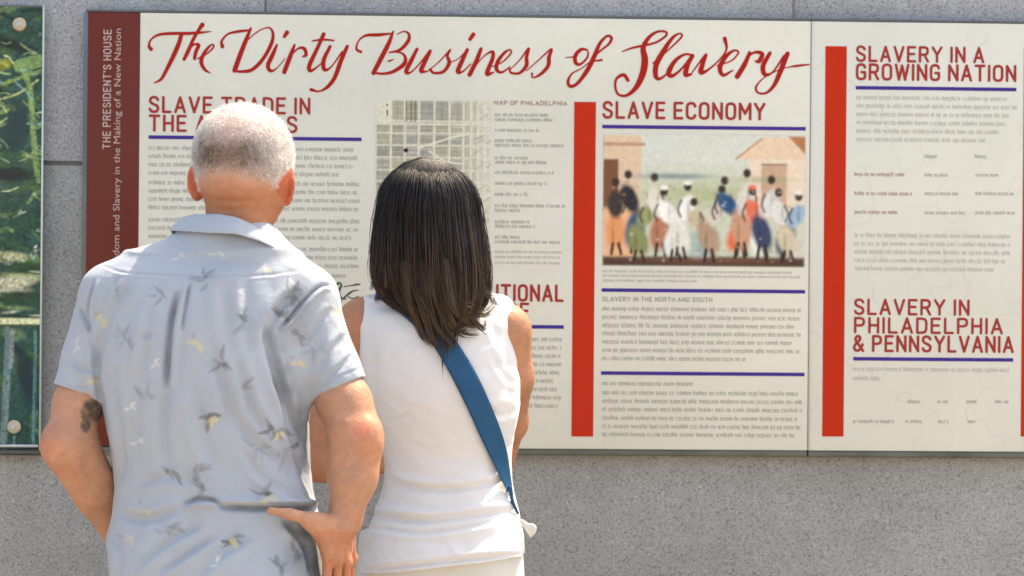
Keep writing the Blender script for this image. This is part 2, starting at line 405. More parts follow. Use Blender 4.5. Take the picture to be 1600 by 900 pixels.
T2 = [[(112,240,22),(80,220,18),(95,160,12),(150,120,20),(240,115,26),(345,105,12)],
 [(350,90,14),(320,170,32),(270,270,36),(205,395,34)],
 [(380,110,8),(430,90,12),(465,110,20),(460,160,28),(400,225,24),(320,245,10)],
 [(330,240,10),(400,245,14),(437,275,22),(430,330,32),(350,385,26),(280,400,20),(205,395,16)],
 [(318,308,16),(355,295,6)],
 [(525,220,24),(480,310,32),(445,385,32),(480,390,14),(550,320,12),(622,232,22),(580,320,32),(555,380,32),(600,385,12)],
 [(600,385,8),(690,310,10),(768,225,14),(748,270,22),(762,320,30),(720,385,24),(650,395,20),(622,370,22)],
 [(765,320,8),(830,290,8),(870,250,10)],
 [(895,225,26),(850,320,34),(825,385,34),(860,385,14),(920,330,10)],[(940,112,32),(915,147,28)],
 [(995,220,28),(960,310,34),(912,408,34)],[(930,370,8),(1020,270,10),(1080,240,24),(1080,290,30),(1040,400,34),(1090,390,10)],
 [(1080,350,8),(1160,310,12),(1215,250,14),(1210,225,12),(1170,245,22),(1120,310,30),(1110,370,30),(1150,390,18),(1210,350,10)],
 [(1210,370,8),(1280,300,10),(1345,215,18),(1330,280,28),(1330,340,30),(1280,395,22),(1220,395,18),(1205,370,16)],
 [(1330,380,8),(1420,300,10),(1512,220,16),(1495,280,30),(1490,340,30),(1440,400,24),(1380,430,12),(1370,400,18)]]
T3 = [[(55,240,6),(110,235,10),(125,232,12)],[(185,190,14),(150,190,22),(115,230,26),(120,275,24),(150,280,16),(190,240,14),(195,200,10),(180,188,10)],
 [(222,250,8),(270,200,12),(325,155,16),(342,118,20),(315,105,16),(270,150,22),(235,230,30),(190,320,30),(130,400,22),(85,420,22),(70,388,20),(95,340,12),(150,310,8),(210,268,8),(280,255,16)],
 [(410,202,8),(470,180,14),(540,165,16),(620,145,14),(680,105,16),(682,80,14),(630,78,16),(575,115,24),(540,180,34),(550,250,44),(540,330,44),(500,420,34),(440,475,20),(385,470,16),(365,420,16),(375,370,18),(418,348,24),(445,382,22)],
 [(600,275,8),(700,190,10),(780,110,14),(765,90,12),(720,120,22),(660,210,34),(620,290,36),(620,360,30),(650,370,18),(700,330,10)],
 [(850,225,14),(800,220,16),(740,260,26),(700,330,34),(720,355,24),(780,310,14),(848,228,24),(820,280,30),(805,345,32),(840,345,14)],
 [(840,340,8),(930,222,16),(915,270,28),(900,330,34),(940,320,16),(1010,260,10),(1060,190,14),(1050,122,28)],
 [(1000,290,8),(1090,260,10),(1135,210,12),(1110,195,14),(1060,230,26),(1020,300,32),(1040,350,22),(1100,320,10)],
 [(1205,210,22),(1175,280,32),(1128,358,34)],[(1150,310,8),(1220,215,14),(1282,215,28),(1265,262,28),(1240,262,10)],
 [(1332,212,24),(1290,290,32),(1300,345,28),(1350,330,12),(1420,230,16)],
 [(1442,216,30),(1400,320,34),(1360,410,26),(1310,460,16),(1260,460,14),(1245,425,14),(1290,370,8),(1380,320,8),(1450,300,8),(1500,292,16),(1577,283,10)]]
strokes('title_lettering', [(220, 30, 4.706, T1), (540, 30, 4.706, T2), (870, 30, 4.0, T3)], M['letter_red'], p1, grow=.96)
caps('heading_lettering', [('SLAVE TRADE IN', 232, 485, 151, 178), ('THE AMERICAS', 232, 465, 180, 207)], M['head_red'], p1)
caps('heading_lettering', [('SLAVE ECONOMY', 941, 1196, 159, 187)], M['head_red'], p1)
caps('heading_lettering', [('CONSTITUTIONAL', 641, 881, 443.5, 471), ('COMPROMISE', 641, 827, 472, 499)], M['head_red'], p1)
def rule(par, x0, x1, py, th=5.6, name='rule_line', m='purple', y=-.0306):
    b = MB(); z = wp((x0+x1)/2, py)[1]; t = th*.00127/2; b.rect(wp(x0, py)[0], wp(x1, py)[0], z-t, z+t, y); return b.build(name, M[m], par)
rule(p1, 232, 565, 216); rule(p1, 941, 1259, 199.5); rule(p1, 641, 881, 510); rule(p1, 940, 1258, 454.5); rule(p1, 939, 1257, 584)
def bar(par, x0, x1, y0, y1):
    b = MB(); xm = (y0+y1)/2; b.rect(wp(x0, xm)[0], wp(x1, xm)[0], wp(x0, y1)[1], wp(x0, y0)[1], -.0306); b.build('red_bar', M['red'], par)
bar(p1, 895, 929, 159, 682)
# small print
L1 = [(232, 556, 233), (232, 560, 246), (232, 553, 259), (232, 533, 272), (232, 565, 287), (232, 560, 300), (232, 566, 313), (232, 562, 326),
      (232, 565, 345), (232, 563, 358), (232, 551, 371), (232, 561, 389), (232, 562, 402), (232, 562, 415), (232, 543, 430)]
text_block('body_text', L1, M['ink'], p1, seed=3)
text_block('body_text', [(232, 540, y) for y in (520, 533, 546, 559, 572, 590, 603, 616, 629)], M['ink'], p1, seed=9)
lg = [(773, 857, 180), (773, 868, 187.5), (773, 843, 204), (773, 833, 220), (773, 882, 227.5), (773, 826, 247), (773, 855, 254), (773, 868, 270), (773, 856, 287),
      (773, 828, 304), (773, 886, 322), (773, 815, 329), (773, 827, 347), (773, 838, 354), (773, 815, 371), (773, 876, 378.5)]
text_block('map_legend', lg, M['ink'], p1, xh=4.2, stroke=.85, seed=4)
text_block('map_caption', [(773, 880, 394), (773, 876, 402), (773, 880, 411)], M['ink_light'], p1, xh=3.2, stroke=.7, seed=5)
caps('legend_heading', [('MAP OF PHILADELPHIA', 772, 886, 157.5, 164.5)], M['ink_red'], p1, h=.0004, sw=.2)
text_block('body_text', [(641, 879, 530), (641, 880, 543), (641, 876, 556), (641, 878, 569), (641, 880, 582), (641, 866, 595), (641, 874, 608), (641, 880, 621), (641, 873, 634)], M['ink'], p1, seed=6)
text_block('picture_caption', [(941, 1240, 425), (941, 1251, 432), (941, 1090, 439)], M['ink_light'], p1, xh=3.2, stroke=.7, seed=7)
caps('subheading', [('SLAVERY IN THE NORTH AND SOUTH', 941, 1113, 464, 471.5)], M['ink'], p1, h=.0004, sw=.2)
text_block('subheading', [(941, 1084, 600)], M['ink'], p1, xh=5.2, stroke=1.0, seed=70, caps_=True)
text_block('body_text', [(941, 1254, 484), (941, 1255, 497), (941, 1244, 510), (941, 1253, 522.5), (941, 1238, 535.5), (941, 1252, 548.5), (941, 1165, 561)], M['ink'], p1, seed=8)
text_block('body_text', [(941, 1250, 615), (941, 1253, 628), (941, 1254, 641), (941, 1248, 654.5), (941, 1252, 667.5), (941, 1243, 680)], M['ink'], p1, seed=18)
# dark ink flourish below the first column
strokes('ink_flourish', [(480, 400, 9.0, [[(360,480,40),(400,420,50),(450,380,40),(480,420,40),(440,500,60),(470,590,50),(540,600,30)],
   [(420,560,30),(400,600,40),(480,640,24)],[(520,430,22),(600,420,20),(700,400,36),(745,400,20)],[(520,580,24),(600,520,40),(650,490,28),(720,480,16)],[(560,560,16),(640,600,26),(720,570,22)],
   [(300,520,40),(340,600,40),(420,640,30)]])], M['ink_dark'], p1, grow=.75)
# maroon strip lettering
caps('strip_lettering', [("THE PRESIDENT'S HOUSE", 160, 174.5, 46, 233)], M['pale_ink'], p1, y=-.0312, vertical=True, sw=.18, h=.0005)
fc = bpy.data.curves.new('strip', 'FONT'); fc.body = "Freedom and Slavery in the Making of a New Nation"; fc.size = 1; fc.resolution_u = 3
fo = bpy.data.objects.new('strip_tmp', fc); C.objects.link(fo)
dg = bpy.context.evaluated_depsgraph_get(); fm = bpy.data.meshes.new_from_object(fo.evaluated_get(dg))
bpy.data.objects.remove(fo); bpy.data.curves.remove(fc)
fm.name = 'strip_lettering'
V = np.zeros(len(fm.vertices)*3); fm.vertices.foreach_get('co', V); V = V.reshape(-1, 3)
(xa, za), (xb, zb) = wp(192, 432), wp(192, 45)
V = V-[V[:, 0].min(), 0, 0]; kx = (zb-za)/V[:, 0].max(); ky = .0185
W = np.stack([xb-.0035-V[:, 1]*ky, np.full(len(V), -.0312), za+V[:, 0]*kx], 1) - base_of(p1)
fm.vertices.foreach_set('co', W.astype(np.float32).ravel()); fm.materials.clear(); fm.materials.append(M['pale_ink'])
link(bpy.data.objects.new('strip_lettering', fm), p1)
# printed street map
mc = Canvas(182, 290, 1.25, srgb(208, 205, 188)); r = random.Random(5)
xs = [0, 24, 46, 68, 92, 116, 138, 150, 161, 172, 182]; ys = [0, 33, 38, 52, 71, 90, 110, 128, 150, 172, 196, 220, 250, 290]
for i in range(len(xs)-1):
    for j in range(len(ys)-1):
        if (i == 0 and j < 2): continue
        fade = max(.15, 1-max(0, xs[i]-110)/70)
        col = srgb(*(r.randint(118, 146),)*2, r.randint(108, 128)); x0, x1, y0, y1 = xs[i]+2, xs[i+1]-1.5, ys[j]+1.2, ys[j+1]-1.5
        mc.poly([(x0, y0), (x1, y0), (x1, y1), (x0, y1)], col, a=.75*fade)
        for _ in range(5):
            q = r.uniform(y0, y1)
            if r.random() < .5: mc.line([(x0, q), (x1, q)], .4, srgb(205, 202, 186), a=.6)
            else: q = r.uniform(x0, x1); mc.line([(q, y0), (q, y1)], .5, srgb(120, 118, 105), a=.5*fade)
for x in (48, 56, 62): mc.line([(x, 2), (x, 33)], 1.0, srgb(75, 70, 62), a=.75)
mc.line([(68, 74), (90, 68), (120, 58), (150, 52)], 1.6, srgb(214, 208, 186)); mc.line([(85, 80), (110, 95), (140, 100)], 1.4, srgb(214, 208, 186))
for _ in range(14):
    x, y = r.uniform(150, 176), r.uniform(20, 200); mc.line([(x, y), (x+14, y-8)], .6, srgb(140, 135, 118), a=.7)
mc.ell(48, 79, 4, 4, srgb(50, 20, 45)); mc.ell(18, 20, 1.5, 6, srgb(90, 88, 80)); mc.ell(18, 8, 1.2, 2.5, srgb(90, 88, 80)); mc.grain(.05, 2)
xm0, xm1 = wp(586, 300)[0], wp(767, 300)[0]
mc.build('street_map', xm0, xm1, wp(680, 445)[1], wp(680, 157)[1], -.0306, M['print'], p1)
# printed picture: a plain colour sketch of a village yard
pc = Canvas(317, 207, 1.3, srgb(205, 208, 198))
pc.poly([(0, 55), (317, 55), (317, 207), (0, 207)], srgb(196, 200, 178), soft=30)
pc.ell(160, 95, 150, 26, srgb(176, 180, 142), a=.7, soft=.6); pc.ell(120, 66, 60, 5, srgb(120, 140, 140), soft=.8, a=.8)
pc.poly([(0, 2), (60, 2), (60, 150), (0, 150)], srgb(214, 188, 160)); pc.poly([(0, 14), (66, 14), (66, 19), (0, 19)], srgb(184, 140, 110))
pc.poly([(0, 40), (24, 40), (24, 120), (0, 120)], srgb(120, 78, 56)); pc.poly([(0, 115), (52, 120), (50, 200), (0, 200)], srgb(232, 174, 132), a=.9, soft=6)
pc.poly([(208, 38), (250, 4), (317, 4), (317, 38)], srgb(224, 196, 168)); pc.poly([(228, 38), (317, 38), (317, 130), (228, 130)], srgb(226, 206, 184))
pc.poly([(248, 46), (288, 46), (288, 120), (248, 120)], srgb(196, 160, 136)); pc.line([(208, 38), (248, 6)], 1.2, srgb(180, 120, 80)); pc.poly([(290, 2), (317, 2), (317, 30)], srgb(176, 116, 76))
pc.line([(248, 46), (288, 46)], 1, srgb(120, 80, 60))
pc.poly([(0, 192), (317, 192), (317, 207), (0, 207)], srgb(80, 52, 42), soft=5); pc.ell(165, 196, 170, 8, srgb(110, 74, 54), soft=.8)
pc.ell(150, 172, 30, 26, srgb(168, 180, 172), soft=.5)
pc.ell(110, 66, 90, 7, srgb(128, 146, 150), soft=.8, a=.7); pc.ell(250, 70, 60, 9, srgb(150, 160, 120), soft=.8, a=.6)
figs = [(20, 78, 188, 0, (62, 50, 52), (226, 148, 100)), (44, 66, 186, 4, (44, 42, 50), (60, 88, 118)), (66, 98, 198, -6, (150, 152, 104), (134, 138, 88)), (84, 70, 190, 3, (222, 214, 200), (180, 120, 92)), (103, 92, 197, 6, (238, 236, 230), (226, 226, 220)),
        (128, 84, 194, -4, (236, 234, 228), (222, 218, 206)), (152, 108, 198, 8, (196, 178, 150), (150, 164, 160)), (178, 88, 196, -7, (208, 196, 182), (176, 146, 120)), (200, 74, 192, 8, (36, 84, 128), (226, 108, 70)), (222, 62, 188, -3, (214, 206, 196), (200, 150, 120)),
        (240, 90, 196, 5, (226, 112, 84), (232, 228, 220)), (258, 72, 190, -5, (214, 210, 206), (56, 66, 96)), (280, 92, 197, 4, (216, 214, 210), (60, 70, 98)), (300, 98, 196, -6, (150, 176, 200), (206, 190, 164))]
for k, (x, t, bt, ln, c1, c2) in enumerate(figs):
    t -= 6; ln *= 1.7; h = bt-t; x2 = x+ln; x -= ln*.7
    pc.ell(x2, t+h*.70, 18, h*.29, srgb(*c2), soft=.35, rot=ln*.035); pc.ell(x+ln*.4, t+h*.33, 15, h*.23, srgb(*c1), soft=.35, rot=-ln*.06)
    pc.ell(x2-4, t+h*.74, 4, h*.20, srgb(*[int(q*.82) for q in c2]), soft=.6, a=.7); pc.ell(x+ln*.4+4, t+h*.32, 3.5, h*.16, srgb(*[int(q*.8) for q in c1]), soft=.6, a=.7)
    pc.line([(x2-4, t+h*.86), (x2-6, bt)], 2.4, srgb(52, 36, 32)); pc.line([(x2+5, t+h*.86), (x2+9, bt)], 2.4, srgb(52, 36, 32))
    pc.ell(x, t+4, 7.5, 8.5, srgb(60, 44, 38), soft=.35)
    sd_k = -1 if k % 3 else 1
    pc.line([(x+sd_k*10, t+h*.22), (x+sd_k*15, t+h*.34), (x+sd_k*11, t+h*.44)], 2.0, srgb(72, 50, 44), a=.8)
    if k in (4, 5, 10, 13): pc.ell(x, t-2, 8, 4.5, srgb(*((232, 228, 220) if k != 10 else (226, 110, 84))), soft=.35)
for _ in range(120): pc.ell(r.uniform(4, 312), r.uniform(70, 200), r.uniform(1.5, 5), r.uniform(1, 4), srgb(*r.choice([(120, 90, 76), (226, 220, 208), (90, 96, 110), (180, 150, 120)])), a=.35, soft=.6)
for _ in range(2): pc.I = (pc.I*2+np.roll(pc.I, 1, 0)+np.roll(pc.I, -1, 0)+np.roll(pc.I, 1, 1)+np.roll(pc.I, -1, 1))/6
pc.grain(.03, 4, 4)
pc.build('printed_picture', wp(942, 313)[0], wp(1258, 313)[0], wp(1100, 416.5)[1], wp(1100, 210)[1], -.0306, M['print'], p1)

# ------------------------------------------------------------------ second text panel
QX0 = PX1+.0012; QX1 = wp(1650, 350)[0]
p2 = thing('exhibit_panel', 'pale text panel with upright red bar at the right end, headed with a growing nation', 'sign', (QX0, 0, ZB))
b = MB(); b.box(QX0, QX1, -.03, -.012, ZB, ZT); bevel(b.build('board', M['paper2'], p2), .0012)
b = MB(); b.box(QX0+.0005, QX0+.003, -.0312, -.0301, ZB, ZT); b.build('edge_trim', M['edge'], p2)
b = MB(); b.box(QX0, QX1+.004, -.034, -.0125, ZB-.0125, ZB-.0012); bevel(b.build('bottom_rail', M['dark_metal'], p2), .002)
b = MB(); b.box(QX0, QX1+.004, -.029, -.0125, ZT+.001, ZT+.0055); bevel(b.build('top_rail', M['rail'], p2), .001)
bar(p2, 1287, 1320.5, 72, 682); bar(p2, 1597.5, 1631, 72, 682)
caps('heading_lettering', [('SLAVERY IN A', 1337, 1538, 72, 98), ('GROWING NATION', 1337, 1588, 100, 127)], M['head_red'], p2)
caps('heading_lettering', [('SLAVERY IN', 1334, 1515, 467, 493), ('PHILADELPHIA', 1334, 1567, 496, 522), ('& PENNSYLVANIA', 1332, 1584, 524, 551)], M['head_red'], p2)
rule(p2, 1337, 1588, 138.5); rule(p2, 1333, 1583, 561.5)
text_block('body_text', [(1338, 1575, 154), (1338, 1590, 167), (1338, 1580, 180), (1338, 1573, 193), (1338, 1562, 206), (1338, 1540, 219)], M['ink_light'], p2, seed=31)
text_block('body_text', [(1335, 1580, 369), (1335, 1582, 382), (1335, 1578, 395), (1335, 1573, 408), (1335, 1557, 421)], M['ink_light'], p2, seed=32)
text_block('body_text', [(1333, 1582, 578), (1333, 1378, 592)], M['ink_light'], p2, seed=33)
for q_, t_ in enumerate([(1445, 1466, 245), (1523, 1544, 245), (1445, 1482, 274), (1524, 1560, 274), (1445, 1500, 303), (1524, 1585, 303), (1445, 1508, 333), (1524, 1590, 333),
  (1418, 1438, 628), (1465, 1484, 628), (1510, 1531, 628), (1555, 1577, 628), (1415, 1444, 659), (1465, 1484, 659), (1512, 1525, 659)]):
    text_block('table_figure', [t_], M['ink'], p2, xh=4.2, stroke=.8, seed=34+q_)
for q_, t_ in enumerate([(1335, 1417, 273), (1335, 1428, 303), (1335, 1403, 332)]): text_block('table_row_name', [t_], M['ink_red'], p2, xh=4.4, stroke=.9, seed=60+q_)
text_block('table_row_name', [(1333, 1399, 659)], M['ink'], p2, xh=4.2, stroke=.8, seed=66)

# ------------------------------------------------------------------ glass mural at the left
GX1 = wp(66.5, 360)[0]; GX0 = GX1-.62; GT = wp(40, 8)[1]; GB = wp(40, 703)[1]
p3 = thing('mural_panel', 'glossy green leafy mural panel with round bolts at the left edge', 'sign', (GX0, 0, GB))
W3 = (GX1-GX0)/.00127; H3 = (GT-GB)/.00127; ox = W3-67     # canvas x = photo x + ox
mu = Canvas(W3, H3, 1.7, srgb(42, 76, 66)); r = random.Random(11)
def gcol(k=None):
    return srgb(*r.choice([(34, 70, 62), (24, 56, 58), (70, 104, 52), (104, 134, 76), (52, 92, 80), (20, 40, 36), (132, 154, 104), (60, 98, 46), (40, 88, 92)]))
for _ in range(420):
    x, y = r.uniform(0, W3), r.uniform(0, 360); a = r.uniform(-.9, .9); l = r.uniform(14, 60)
    mu.line([(x, y), (x+l*.5, y+l*a*.5-r.uniform(-6, 6)), (x+l, y+l*a)], r.uniform(.8, 4.5), gcol(), a=r.uniform(.35, .9))
for _ in range(260):
    x, y = r.uniform(0, W3), r.uniform(330, H3); mu.ell(x, y, r.uniform(4, 26), r.uniform(4, 14), gcol(), rot=r.uniform(-1, 1), a=r.uniform(.3, .8), soft=.5)
for k in range(12):                                   # big fronds
    x, y = ox+20-k*48, 30+60*(k % 3)
    mu.ell(x, y+30, 55, 12, srgb(18, 40, 34), rot=.3, soft=.5); mu.line([(x-40, y+100), (x, y+85), (x+45, y+70)], 3, srgb(120, 146, 84)); mu.line([(x-30, y+118), (x+10, y+105), (x+40, y+84)], 1.6, srgb(176, 186, 120))
    mu.ell(x-14, y+58, 14, 8, srgb(150, 150, 40), soft=.6)
mu.ell(ox+8, 90, 14, 10, srgb(150, 148, 36), soft=.6)
mu.line([(ox+34, 86), (ox+48, 130), (ox+54, 200), (ox+62, 270)], 4.5, srgb(122, 152, 92)); mu.line([(ox+32, 92), (ox+62, 84)], 10, srgb(128, 158, 98), a=.8)
mu.ell(ox+28, 190, 24, 50, srgb(22, 58, 60), rot=.2, soft=.4); mu.ell(ox+20, 262, 46, 14, srgb(26, 34, 38), soft=.5)
for (y, h, c) in ((388, 10, (182, 178, 140)), (404, 10, (40, 70, 40)), (420, 6, (150, 160, 110)), (432, 12, (196, 190, 162)), (452, 8, (44, 66, 44)), (466, 6, (110, 140, 90)), (486, 12, (30, 60, 44))):
    for q in range(0, int(W3), 70):
        mu.ell(q+r.uniform(0, 60), y+r.uniform(-4, 4), r.uniform(40, 80), h, srgb(*c), rot=r.uniform(-.12, .12), soft=.4, a=.85)
mu.line([(0, 489), (W3, 489)], 4.5, srgb(222, 220, 176)); mu.line([(0, 495), (W3, 495)], 1.2, srgb(90, 100, 60))
for q in (17, -150, -300): mu.line([(ox+q, 500), (ox+q-4, 600), (ox+q-8, 690)], 3.4, srgb(110, 132, 136), a=.8)
mu.ell(ox+45, 575, 16, 60, srgb(18, 50, 56), rot=-.3, soft=.5)
for _ in range(60):
    x, y = r.uniform(0, W3), r.uniform(500, 690); mu.line([(x, y), (x+r.uniform(-14, 14), y+r.uniform(10, 60))], r.uniform(.8, 2.4), srgb(*r.choice([(110, 160, 160), (20, 50, 56), (60, 110, 70), (30, 84, 92)])), a=.6)
for _ in range(150):
    x, y = r.uniform(0, W3), r.uniform(300, 402); mu.line([(x, y), (x+r.uniform(-5, 5), y+r.uniform(3, 9)), (x+r.uniform(4, 12), y+r.uniform(0, 10))], r.uniform(.7, 1.6), srgb(*r.choice([(176, 186, 170), (12, 26, 26), (150, 170, 160), (16, 36, 34)])), a=.8)
for _ in range(90):
    x, y = r.uniform(0, W3), r.uniform(395, 485); mu.ell(x, y, r.uniform(12, 34), r.uniform(2, 5), srgb(*r.choice([(206, 200, 176), (180, 182, 160), (30, 50, 34), (90, 104, 76)])), rot=r.uniform(-.15, .15), a=.6, soft=.5)
for q in (0, -167, -317): mu.ell(ox+17+q, 400, 8, 3, srgb(120, 130, 130), soft=.6); mu.line([(ox+24+q, 505), (ox+22+q, 560)], 3.5, srgb(150, 160, 156), a=.7); mu.line([(ox+20+q, 560), (ox+14+q, 690)], 2.6, srgb(120, 140, 142), a=.8)
mu.line([(ox+60, 505), (ox+58, 690)], 2.5, srgb(110, 160, 160), a=.5)
for _ in range(240):
    x, y = r.uniform(0, W3), r.uniform(8, 300); a = r.uniform(-1.2, 1.2); l = r.uniform(8, 30)
    mu.line([(x, y), (x+l*.5, y+l*a*.5-r.uniform(-4, 4)), (x+l, y+l*a)], r.uniform(.6, 1.6), srgb(*r.choice([(190, 204, 150), (150, 178, 128), (16, 34, 32), (12, 28, 30), (120, 170, 160)])), a=r.uniform(.4, .9), soft=.8)
mu.I = np.clip((mu.I-.010)*1.12, 0.003, 1)
mu.grain(.22, 1, 8)
mu.build('mural_print', GX0+.002, GX1-.004, GB+.003, GT-.003, -.0262, M['print'], p3)
b = MB(); b.box(GX0+.001, GX1-.003, -.026, -.020, GB+.001, GT-.001); b.build('mural_board', M['dark_metal'], p3)
M['glass'] = mat('glass', (.93, .97, .95), .03, .5, Transmission_Weight=1.0, IOR=1.45, Alpha=.3)
b = MB(); b.box(GX0, GX1, -.0325, -.0272, GB, GT); bevel(b.build('glass_sheet', M['glass'], p3), .0015)
M['mint'] = mat('mint', (.50, .62, .56), .25)
b = MB(); b.box(GX1-.0032, GX1-.0002, -.0335, -.0195, GB, GT); b.build('glass_edge', M['mint'], p3)
b = MB(); b.box(GX0, GX1+.001, -.034, -.001, GB-.0105, GB-.001); b.build('bottom_rail', M['dark_metal'], p3)
b = MB(); b.box(GX0, GX1-.0045, -.0335, -.0326, GB+.004, GB+.0105); b.build('bottom_strip', M['metal'], p3)
def disc(name, cx, cz, rr, y, h, m, par):
    V = []; F = []; n = 28; prof = [(0, h), (.5, h*.95), (.8, h*.8), (.95, h*.5), (1, 0), (1, -.004)]
    for q, (a, d) in enumerate(prof):
        for i in range(n):
            t = 2*math.pi*i/n; V.append((cx+math.cos(t)*rr*max(a, .01), y-d, cz+math.sin(t)*rr*max(a, .01)))
    for q in range(len(prof)-1):
        for i in range(n): F.append((q*n+i, q*n+(i+1) % n, (q+1)*n+(i+1) % n, (q+1)*n+i))
    return npmesh(name, V, F, m, par, smooth=True, origin=(cx, y, cz))
for (bx, by) in ((30.5, 38), (22, 667)):
    for q in (0, -.55):
        x, z = wp(bx, by); bo = disc('bolt', x+q, z, .0135, -.0328, .006, M['bolt'], p3)
        disc('bolt_head', x+q-.001, z, .005, -.0388, .0012, M['metal'], bo)
#%%SPLIT people
# ------------------------------------------------------------------ people: smooth blended solids -> one continuous skin each
class Field:
    def __init__(s, lo, hi, h):
        s.lo = np.array(lo, float); s.h = h
        s.n = (np.ceil((np.array(hi)-s.lo)/h)+1).astype(int)
        s.F = np.full(tuple(s.n), .05, np.float32)
    def _box(s, lo, hi, pad):
        a = np.maximum(0, np.floor((np.array(lo)-pad-s.lo)/s.h).astype(int)); b = np.minimum(s.n, np.ceil((np.array(hi)+pad-s.lo)/s.h).astype(int)+1)
        if (b <= a).any(): return None
        ax = [(s.lo[i]+np.arange(a[i], b[i])*s.h).astype(np.float32) for i in range(3)]
        return tuple(slice(a[i], b[i]) for i in range(3)), ax[0][:, None, None], ax[1][None, :, None], ax[2][None, None, :]
    def put(s, lo, hi, fn, k=.01, op='add'):
        r = s._box(lo, hi, k+.012)
        if r is None: return
        sl, X, Y, Z = r; d = fn(X, Y, Z); f = s.F[sl]
        if op == 'add':
            q = np.maximum(k-np.abs(f-d), 0); s.F[sl] = np.minimum(f, d)-q*q/(4*k)
        else:
            q = np.maximum(k-np.abs(f+d), 0); s.F[sl] = np.maximum(f, -d)+q*q/(4*k)
    def cap(s, a, b, ra, rb, k=.01, op='add', sc=(1, 1, 1)):
        a = np.array(a, float); b = np.array(b, float); sc = np.array(sc, float); rm = max(ra, rb)/min(sc.min(), 1)
        def fn(X, Y, Z):
            A = a*sc; D = (b-a)*sc; l2 = float(D@D)+1e-12
            x, y, z = X*sc[0]-A[0], Y*sc[1]-A[1], Z*sc[2]-A[2]
            t = np.clip((x*D[0]+y*D[1]+z*D[2])/l2, 0, 1)
            return (np.sqrt((x-t*D[0])**2+(y-t*D[1])**2+(z-t*D[2])**2)-(ra+(rb-ra)*t))/sc.max()
        s.put(np.minimum(a, b)-rm, np.maximum(a, b)+rm, fn, k, op)
    def ell(s, c, r, k=.01, op='add', rot=None):
        c = np.array(c, float); r = np.array(r, float); rm = r.max(); Q = np.eye(3) if rot is None else np.array(rot)
        def fn(X, Y, Z):
            x, y, z = X-c[0], Y-c[1], Z-c[2]
            u = (Q[0, 0]*x+Q[0, 1]*y+Q[0, 2]*z)/r[0]; v = (Q[1, 0]*x+Q[1, 1]*y+Q[1, 2]*z)/r[1]; w = (Q[2, 0]*x+Q[2, 1]*y+Q[2, 2]*z)/r[2]
            g = np.sqrt(u*u+v*v+w*w)+1e-6; g2 = np.sqrt((u/r[0])**2+(v/r[1])**2+(w/r[2])**2)+1e-6
            return g*(g-1)/g2
        s.put(c-rm, c+rm, fn, k, op)
    def loft(s, rows, k=.01, n=2.3, grow=0.0):
        """rows (z, cx, cy, a, b) sorted by z"""
        rows = sorted(rows); Rw = np.array(rows, float); lo = [(Rw[:, 1]-Rw[:, 3]).min(), (Rw[:, 2]-Rw[:, 4]).min(), Rw[0, 0]]; hi = [(Rw[:, 1]+Rw[:, 3]).max(), (Rw[:, 2]+Rw[:, 4]).max(), Rw[-1, 0]]
        def fn(X, Y, Z):
            z = Z.ravel(); zs = np.linspace(Rw[0, 0], Rw[-1, 0], 200)
            g = []
            for c in range(1, 5):
                v = np.interp(zs, Rw[:, 0], Rw[:, c]); kk = np.hanning(15); kk /= kk.sum(); v = np.convolve(np.pad(v, 7, mode='edge'), kk, 'valid')
                g.append(np.interp(z, zs, v)[None, None, :].astype(np.float32))
            cx, cy, a, b = g; a = a+grow; b = b+grow
            u = np.abs((X-cx)/a); v = np.abs((Y-cy)/b)
            q = (u**n+v**n)**(1/n)+1e-6
            d = (q-1)*np.minimum(a, b)*.98
            e = np.maximum(Rw[0, 0]-Z, Z-Rw[-1, 0])
            return np.maximum(d, e)
        s.put(lo, hi, fn, k)
    def halfcut(s, p, nrm, lo, hi):
        """remove the side the normal points to, inside the box"""
        p = np.array(p); nrm = np.array(nrm, float); nrm /= np.linalg.norm(nrm)
        r = s._box(lo, hi, 0); sl, X, Y, Z = r
        d = (X-p[0])*nrm[0]+(Y-p[1])*nrm[1]+(Z-p[2])*nrm[2]
        s.F[sl] = np.maximum(s.F[sl], d)
    def mesh(s):
        F = s.F; h = s.h; sgn = F < 0
        nx, ny, nz = F.shape
        c = np.zeros((nx-1, ny-1, nz-1), np.uint8)
        offs = [(i, j, k) for i in (0, 1) for j in (0, 1) for k in (0, 1)]
        for i, j, k in offs: c += sgn[i:nx-1+i, j:ny-1+j, k:nz-1+k]
        act = np.argwhere((c > 0) & (c < 8))
        Vv = np.stack([F[act[:, 0]+i, act[:, 1]+j, act[:, 2]+k] for i, j, k in offs], 1).astype(np.float64)
        acc = np.zeros((len(act), 3)); cnt = np.zeros(len(act)); O = np.array(offs, float)
        for a in range(8):
            for b in range(a+1, 8):
                if abs(O[a]-O[b]).sum() != 1: continue
                m = (Vv[:, a] < 0) != (Vv[:, b] < 0); t = Vv[m, a]/(Vv[m, a]-Vv[m, b])
                acc[m] += O[a]+(O[b]-O[a])*t[:, None]; cnt[m] += 1
        V = (act+acc/cnt[:, None])*h+s.lo
        idx = np.full((nx-1, ny-1, nz-1), -1, np.int32); idx[tuple(act.T)] = np.arange(len(act))
        Q = []
        for ax in range(3):
            a1, a2 = (ax+1) % 3, (ax+2) % 3
            sA = [slice(1, -1)]*3; sB = [slice(1, -1)]*3; sA[ax] = slice(0, -1); sB[ax] = slice(1, None)
            A = sgn[tuple(sA)]; B = sgn[tuple(sB)]
            e = np.argwhere(A != B); 
            if not len(e): continue
            inA = A[tuple(e.T)]
            e = e+1; e[:, ax] -= 1
            def cell(d1, d2):
                q = e.copy(); q[:, a1] -= d1; q[:, a2] -= d2; return idx[tuple(q.T)]
            q = np.stack([cell(1, 1), cell(0, 1), cell(0, 0), cell(1, 0)], 1)
